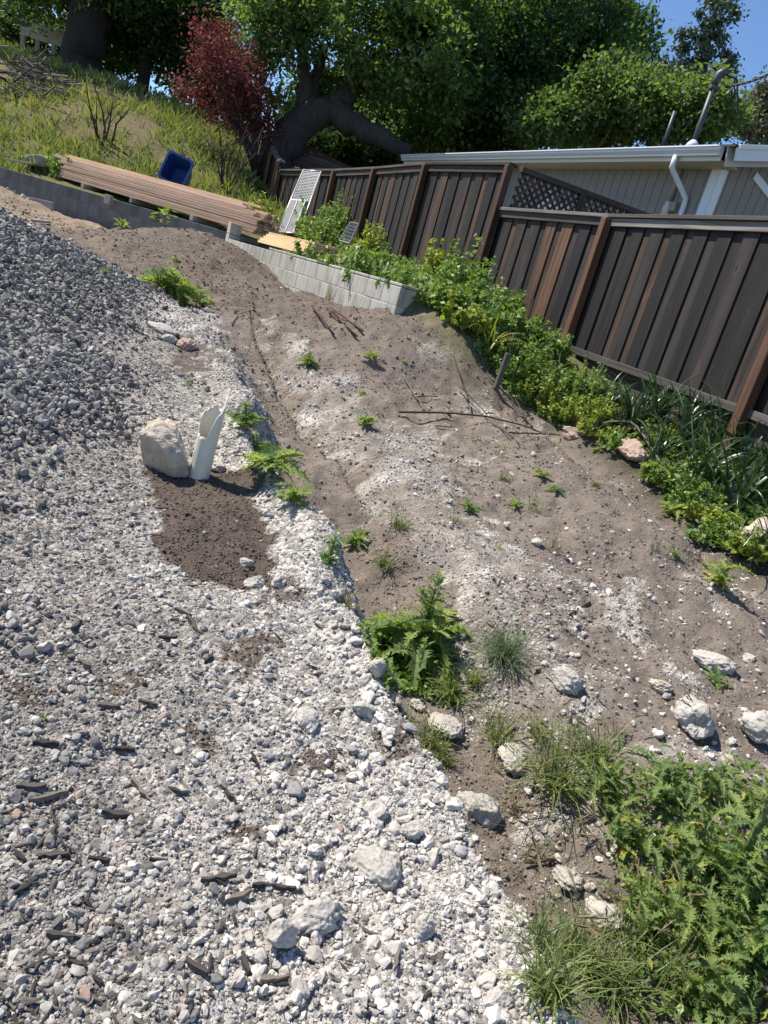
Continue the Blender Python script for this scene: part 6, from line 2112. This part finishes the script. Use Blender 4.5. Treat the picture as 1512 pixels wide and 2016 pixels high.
# ================================================================== TREES
def bark(name, c0, c1):
    m, nt, b = new_mat(name)
    tc = nd(nt, 'ShaderNodeTexCoord')
    mp = nd(nt, 'ShaderNodeMapping')
    mp.inputs['Scale'].default_value = (7, 7, 1.6)
    nt.links.new(tc.outputs['Object'], mp.inputs[0])
    n = nd(nt, 'ShaderNodeTexNoise', i_Scale=1.6, i_Detail=8.0, i_Roughness=.7)
    nt.links.new(mp.outputs[0], n.inputs['Vector'])
    r = ramp(nt, [(.3, c0), (.7, c1)])
    nt.links.new(n.outputs['Fac'], r.inputs[0])
    nt.links.new(r.outputs[0], b.inputs['Base Color'])
    b.inputs['Roughness'].default_value = .95
    bump(nt, b, n.outputs['Fac'], .9, .06)
    return m
M_BARK = bark('grey_brown_bark', (.026, .023, .022), (.072, .064, .058))
M_BARKD = bark('dark_bark', (.018, .016, .015), (.045, .039, .036))
G_DARK = mat_leaf('dark_evergreen_leaf', [(0, (0.040, 0.080, 0.041)), (.6, (0.074, 0.137, 0.057)), (1, (0.148, 0.217, 0.084))], .40, .6, True, .15)
G_MID = mat_leaf('oak_leaf', [(0, (0.050, 0.094, 0.041)), (.55, (0.105, 0.171, 0.065)), (.9, (0.188, 0.259, 0.089)), (1, (0.243, 0.298, 0.113))], .45, .6, True, .15)
G_LIGHT = mat_leaf('bright_broad_leaf', [(0, (0.063, 0.110, 0.043)), (.5, (0.115, 0.183, 0.065)), (1, (0.219, 0.277, 0.114))], .42, .55, True, .2)
G_RED = mat_leaf('plum_red_leaf', [(0, (.070, .028, .030)), (.6, (.125, .048, .048)), (1, (.20, .095, .082))], .40, .6, True, .15, (1.3, .7, .7))
G_PINE = mat_leaf('grey_green_needle', [(0, (.045, .070, .048)), (1, (.11, .15, .10))], .12, .6, True)
G_GREY = mat_leaf('dusty_grey_leaf', [(0, (.10, .10, .075)), (.6, (.17, .15, .12)), (1, (.16, .20, .11))], .25, .6, True)
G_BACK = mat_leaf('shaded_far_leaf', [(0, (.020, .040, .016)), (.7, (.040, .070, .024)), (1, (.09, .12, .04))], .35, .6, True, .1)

def ipt(px, py, y):
    return at(px, py, y)

def lobe_pts(lobes, n, r):
    w = np.array([l[3] * l[4] for l in lobes], float)
    w /= w.sum()
    out = []
    for l, k in zip(lobes, r.multinomial(n, w)):
        cx, cy, y, rx, ry, dp = l
        c = at(cx, cy, y)
        m = y / 1500.0
        d = r.normal(size=(k, 3))
        d /= np.linalg.norm(d, axis=1)[:, None]
        d *= (r.random(k) ** .45)[:, None]
        ix, iy = d[:, 0] * rx * m, d[:, 1] * ry * m
        out.append(np.c_[c.x + ix * _CR + iy * _SR, c.y + d[:, 2] * dp, c.z + ix * _SR - iy * _CR])
    return np.concatenate(out)

def tree(name, label, trunk, limbs, lobes, nclump, per, size, mat, barkm, cr=.5, group=None, sparse=1.0, cat='tree', flat=.4):
    r = np.random.default_rng(abs(hash(label)) % 1000 if False else sum(map(ord, label)))
    p0 = at(*trunk[0][:3])
    root = thing(name, label, cat, p0, group)
    T = [at(*t[:3]) for t in trunk]
    T[0] = T[0] - Vector((0, 0, .5))
    tk = MB()
    def wob(P, R):
        Q, S = [], []
        for i in range(len(P) - 1):
            for f in (0, .33, .66):
                v = P[i].lerp(P[i + 1], f)
                s = R[i] + (R[i + 1] - R[i]) * f
                if i or f:
                    v = v + Vector(r.normal(0, s * .18, 3))
                Q.append(v); S.append(s * r.uniform(.92, 1.08))
        Q.append(P[-1]); S.append(R[-1])
        return Q, S
    Q, S = wob(T, [t[3] for t in trunk])
    tk.tube(Q, S, 14)
    to = tk.build('trunk', barkm, root, True)
    for lb in limbs:
        Q, S = wob([at(*t[:3]) for t in lb], [t[3] for t in lb])
        MB().tube(Q, S, 10).build('limb', barkm, to, True)
    C = lobe_pts(lobes, nclump, r)
    # boughs to a share of the clumps
    tips = C[r.choice(len(C), min(len(C), 26), replace=False)]
    bm_ = MB()
    anchors = [T[-1]] + [at(*lb[-1][:3]) for lb in limbs] + [at(*lb[len(lb) // 2][:3]) for lb in limbs]
    for t in tips:
        t = Vector(t)
        a = min(anchors, key=lambda v: (v - t).length)
        L_ = (a - t).length
        mid_ = a.lerp(t, .5) + Vector(r.normal(0, .08 * L_ + .02, 3))
        k = .018 * L_ + .012
        bm_.tube([a, a.lerp(mid_, .5), mid_, t], [k, k * .8, k * .6, k * .2], 6)
    bm_.build('bough', barkm, to, True)
    n = nclump * per
    ci = np.repeat(np.arange(nclump), per)
    clr = cr * r.uniform(.55, 1.3, nclump)
    d = r.normal(size=(n, 3)) * np.array([.55, .55, .38])
    P = C[ci] + d * clr[ci][:, None]
    tone = np.clip(r.uniform(0, 1, nclump)[ci] * .55 + r.random(n) * .55, 0, 1)
    V, F, K = leaf_quads(P, size * r.uniform(.6, 1.35, n), r, flat, outward=d / (np.linalg.norm(d, axis=1)[:, None] + 1e-6) * .7, tone=tone)
    o = bpy.data.objects.new('crown', np_mesh('crown', V, F, mat, False, K))
    link(o, root, p0)
    # link() re-bases the location; the mesh is in world space, so shift it back
    o.data.transform(Matrix.Translation(-p0))
    o['kind'] = 'stuff'
    return root

tree('oak_tree', 'large spreading oak with a heavy low limb arching behind the board fence',
     [(540, 318, 21.2, .50), (560, 268, 21.3, .44), (600, 234, 21.4, .42), (655, 214, 21.6, .36)],
     [[(650, 216, 21.6, .34), (690, 240, 21.4, .31), (740, 268, 21.2, .26), (806, 298, 21.0, .17)],
      [(598, 236, 21.4, .24), (600, 160, 21.6, .17), (588, 70, 21.8, .11)], [(604, 234, 21.4, .20), (622, 160, 22, .15), (640, 90, 22, .10)],
      [(655, 214, 21.6, .30), (720, 150, 22, .2), (790, 60, 22.4, .12)]],
     [(530, 40, 22, 80, 75, 2.5), (640, 60, 22, 110, 85, 3), (780, 60, 22, 120, 80, 3), (740, 150, 22, 110, 66, 3), (860, 140, 22.5, 100, 90, 3), (880, 30, 23, 100, 70, 3), (720, -70, 22, 240, 60, 3.5), (560, 200, 22.5, 40, 30, 1.2)],
     300, 125, .16, G_MID, M_BARK, .52, flat=.9)
tree('evergreen_tree', 'dark dense evergreen tree rising behind the house roof',
     [(1000, 300, 24.5, .38), (1020, 250, 24.6, .34), (1050, 212, 24.8, .26)], [[(1012, 262, 24.5, .24), (1000, 150, 25, .18), (990, 60, 25, .12)], [(1020, 250, 24.6, .2), (1100, 130, 25.4, .14), (1150, 60, 25.8, .1)]],
     [(970, 110, 25, 90, 120, 3), (1060, 60, 25, 120, 100, 3), (1150, 70, 26, 90, 90, 3), (1215, 100, 26, 50, 80, 2.5), (1262, 110, 26, 18, 50, 1.2), (1040, -60, 25, 180, 60, 3), (980, 225, 25, 80, 60, 2), (1120, 150, 25.5, 110, 60, 2.5)],
     340, 120, .16, G_DARK, M_BARKD, .58, flat=.9)
tree('broadleaf_tree', 'bright green broadleaf tree showing just above the gutter',
     [(1190, 330, 23, .2), (1195, 270, 23, .16), (1200, 230, 23, .10)], [[(1195, 270, 23, .1), (1120, 235, 22.6, .06)], [(1195, 265, 23, .1), (1280, 220, 23, .06)]],
     [(1180, 205, 22.5, 100, 60, 2), (1090, 240, 22, 75, 40, 1.6), (1250, 240, 22.5, 90, 40, 1.6), (1310, 240, 23, 60, 34, 1.4), (1220, 170, 23.5, 70, 40, 1.6)],
     210, 110, .145, G_LIGHT, M_BARKD, .48, flat=.9)
tree('broadleaf_tree', 'rounded green tree behind the service mast',
     [(1375, 330, 22, .16), (1378, 260, 22, .12), (1380, 220, 22, .07)], [[(1378, 262, 22, .07), (1350, 215, 22, .04)]],
     [(1370, 215, 22, 58, 46, 1.7), (1400, 245, 22, 45, 28, 1.4), (1335, 250, 22, 40, 26, 1.3)], 90, 110, .14, G_LIGHT, M_BARKD, .42, flat=.9)
tree('pine_tree', 'tall open pine with ragged grey green tufts against the blue sky',
     [(1368, 330, 45, .34), (1378, 200, 45, .26), (1392, 90, 45, .18), (1412, 0, 45, .08)],
     [[(1384, 150, 45, .12), (1440, 118, 45, .05)], [(1382, 165, 45, .12), (1335, 130, 45, .05)], [(1394, 80, 45, .1), (1350, 70, 45, .04)]],
     [(1408, 40, 45, 34, 34, 1.6), (1425, 8, 45, 22, 20, 1.2), (1372, 66, 45, 26, 22, 1.4), (1338, 100, 45, 14, 28, 1), (1336, 145, 45, 22, 26, 1.2), (1440, 128, 45, 24, 12, 1), (1405, 95, 45, 30, 20, 1.2), (1378, 125, 45, 30, 22, 1.2), (1395, 160, 45, 40, 14, 1.2), (1325, 175, 45, 18, 20, 1), (1440, 30, 45, 10, 18, .8), (1462, 120, 45, 8, 10, .5)],
     78, 90, .20, G_PINE, M_BARKD, .42, flat=.1)
tree('pine_tree', 'dark conifer tip showing over the evergreen crown',
     [(1235, 200, 44, .2), (1244, 30, 44, .1), (1248, 8, 44, .04)], [], [(1243, 40, 44, 16, 30, 1.2), (1235, 70, 44, 26, 24, 1.2), (1300, 160, 44, 16, 40, 1)], 40, 90, .22, G_PINE, M_BARKD, .45, flat=.1)
tree('grey_tree', 'dusty half bare tree beyond the roof ridge',
     [(1490, 320, 40, .14), (1492, 240, 40, .08), (1500, 190, 40, .03)], [[(1491, 250, 40, .05), (1470, 215, 40, .02)], [(1491, 250, 40, .05), (1520, 210, 40, .02)]],
     [(1498, 200, 40, 22, 26, 1.3), (1470, 245, 40, 40, 22, 1.4), (1515, 240, 40, 40, 34, 1.4), (1452, 225, 40, 12, 14, .8)], 110, 60, .20, G_GREY, M_BARK, .55)
tree('big_trunk_tree', 'old tree with a massive dark trunk on top of the hill',
     [(160, 135, 25, .72), (166, 90, 25, .60), (176, 40, 25, .56), (192, -50, 25, .5)], [[(180, 20, 25, .3), (250, -40, 25, .2)], [(178, 25, 25, .3), (90, -40, 25, .2)]],
     [(70, -20, 26, 110, 50, 3), (190, -60, 25, 140, 50, 3), (270, -5, 25.5, 70, 55, 2.5), (230, 30, 27, 36, 36, 2)],
     200, 100, .17, G_DARK, M_BARKD, .6)
tree('dark_oak', 'dark small leaved tree with a slim trunk on the hill crest',
     [(288, 168, 26.5, .20), (288, 120, 26.5, .17), (292, 60, 26.5, .13), (296, 0, 26.5, .1)], [[(290, 90, 26.5, .1), (345, 60, 26.5, .05)], [(306, 165, 26.5, .06), (330, 110, 26.5, .05), (352, 70, 26.5, .04)]],
     [(290, 30, 27, 80, 60, 2.5), (350, 55, 27, 70, 60, 2.5), (250, 85, 27.5, 40, 40, 2), (370, 110, 27, 50, 34, 2), (320, 100, 27.5, 40, 30, 1.5), (420, 10, 27, 70, 50, 2)],
     230, 90, .15, G_BACK, M_BARKD, .7)
tree('red_plum_tree', 'dark red leaved plum tree by the climbing fence',
     [(508, 330, 20.6, .10), (500, 270, 20.6, .085), (478, 200, 20.6, .06), (455, 120, 20.6, .04)],
     [[(505, 310, 20.6, .07), (470, 250, 20.6, .05), (420, 190, 20.5, .03)], [(502, 290, 20.6, .06), (510, 220, 20.6, .05), (505, 150, 20.6, .03)], [(510, 325, 20.6, .06), (528, 260, 20.7, .04), (530, 210, 20.7, .02)], [(498, 330, 20.5, .05), (480, 280, 20.4, .04), (440, 215, 20.4, .02)]],
     [(420, 80, 20.6, 40, 40, 1.2), (440, 120, 20.6, 60, 50, 1.5), (425, 185, 20.6, 72, 34, 1.5), (352, 184, 20.4, 36, 11, .7), (485, 160, 20.6, 46, 60, 1.4), (470, 230, 20.6, 52, 36, 1.3), (515, 235, 20.6, 30, 40, 1), (380, 205, 20.5, 40, 14, .8)],
     165, 62, .085, G_RED, M_BARKD, .34)
k = 0
fl = ['dark far tree seen between the hill trunks', 'dark far tree behind the red plum tree', 'dark far tree in the gap under the oak', 'dark far tree behind the heavy oak limb', 'dark far tree between the oak and the evergreen', 'dark far tree low behind the evergreen trunk', 'dark far tree behind the bright broadleaf tree', 'dark far tree behind the deck on the hill']
for (px, py, y, rx, ry), lab in zip([(215, 70, 40, 60, 50), (420, 130, 36, 90, 80), (650, 200, 36, 80, 70), (770, 200, 38, 90, 70), (890, 210, 37, 90, 80), (1000, 190, 38, 90, 90), (1130, 200, 38, 100, 70), (40, 60, 38, 100, 40)], fl):
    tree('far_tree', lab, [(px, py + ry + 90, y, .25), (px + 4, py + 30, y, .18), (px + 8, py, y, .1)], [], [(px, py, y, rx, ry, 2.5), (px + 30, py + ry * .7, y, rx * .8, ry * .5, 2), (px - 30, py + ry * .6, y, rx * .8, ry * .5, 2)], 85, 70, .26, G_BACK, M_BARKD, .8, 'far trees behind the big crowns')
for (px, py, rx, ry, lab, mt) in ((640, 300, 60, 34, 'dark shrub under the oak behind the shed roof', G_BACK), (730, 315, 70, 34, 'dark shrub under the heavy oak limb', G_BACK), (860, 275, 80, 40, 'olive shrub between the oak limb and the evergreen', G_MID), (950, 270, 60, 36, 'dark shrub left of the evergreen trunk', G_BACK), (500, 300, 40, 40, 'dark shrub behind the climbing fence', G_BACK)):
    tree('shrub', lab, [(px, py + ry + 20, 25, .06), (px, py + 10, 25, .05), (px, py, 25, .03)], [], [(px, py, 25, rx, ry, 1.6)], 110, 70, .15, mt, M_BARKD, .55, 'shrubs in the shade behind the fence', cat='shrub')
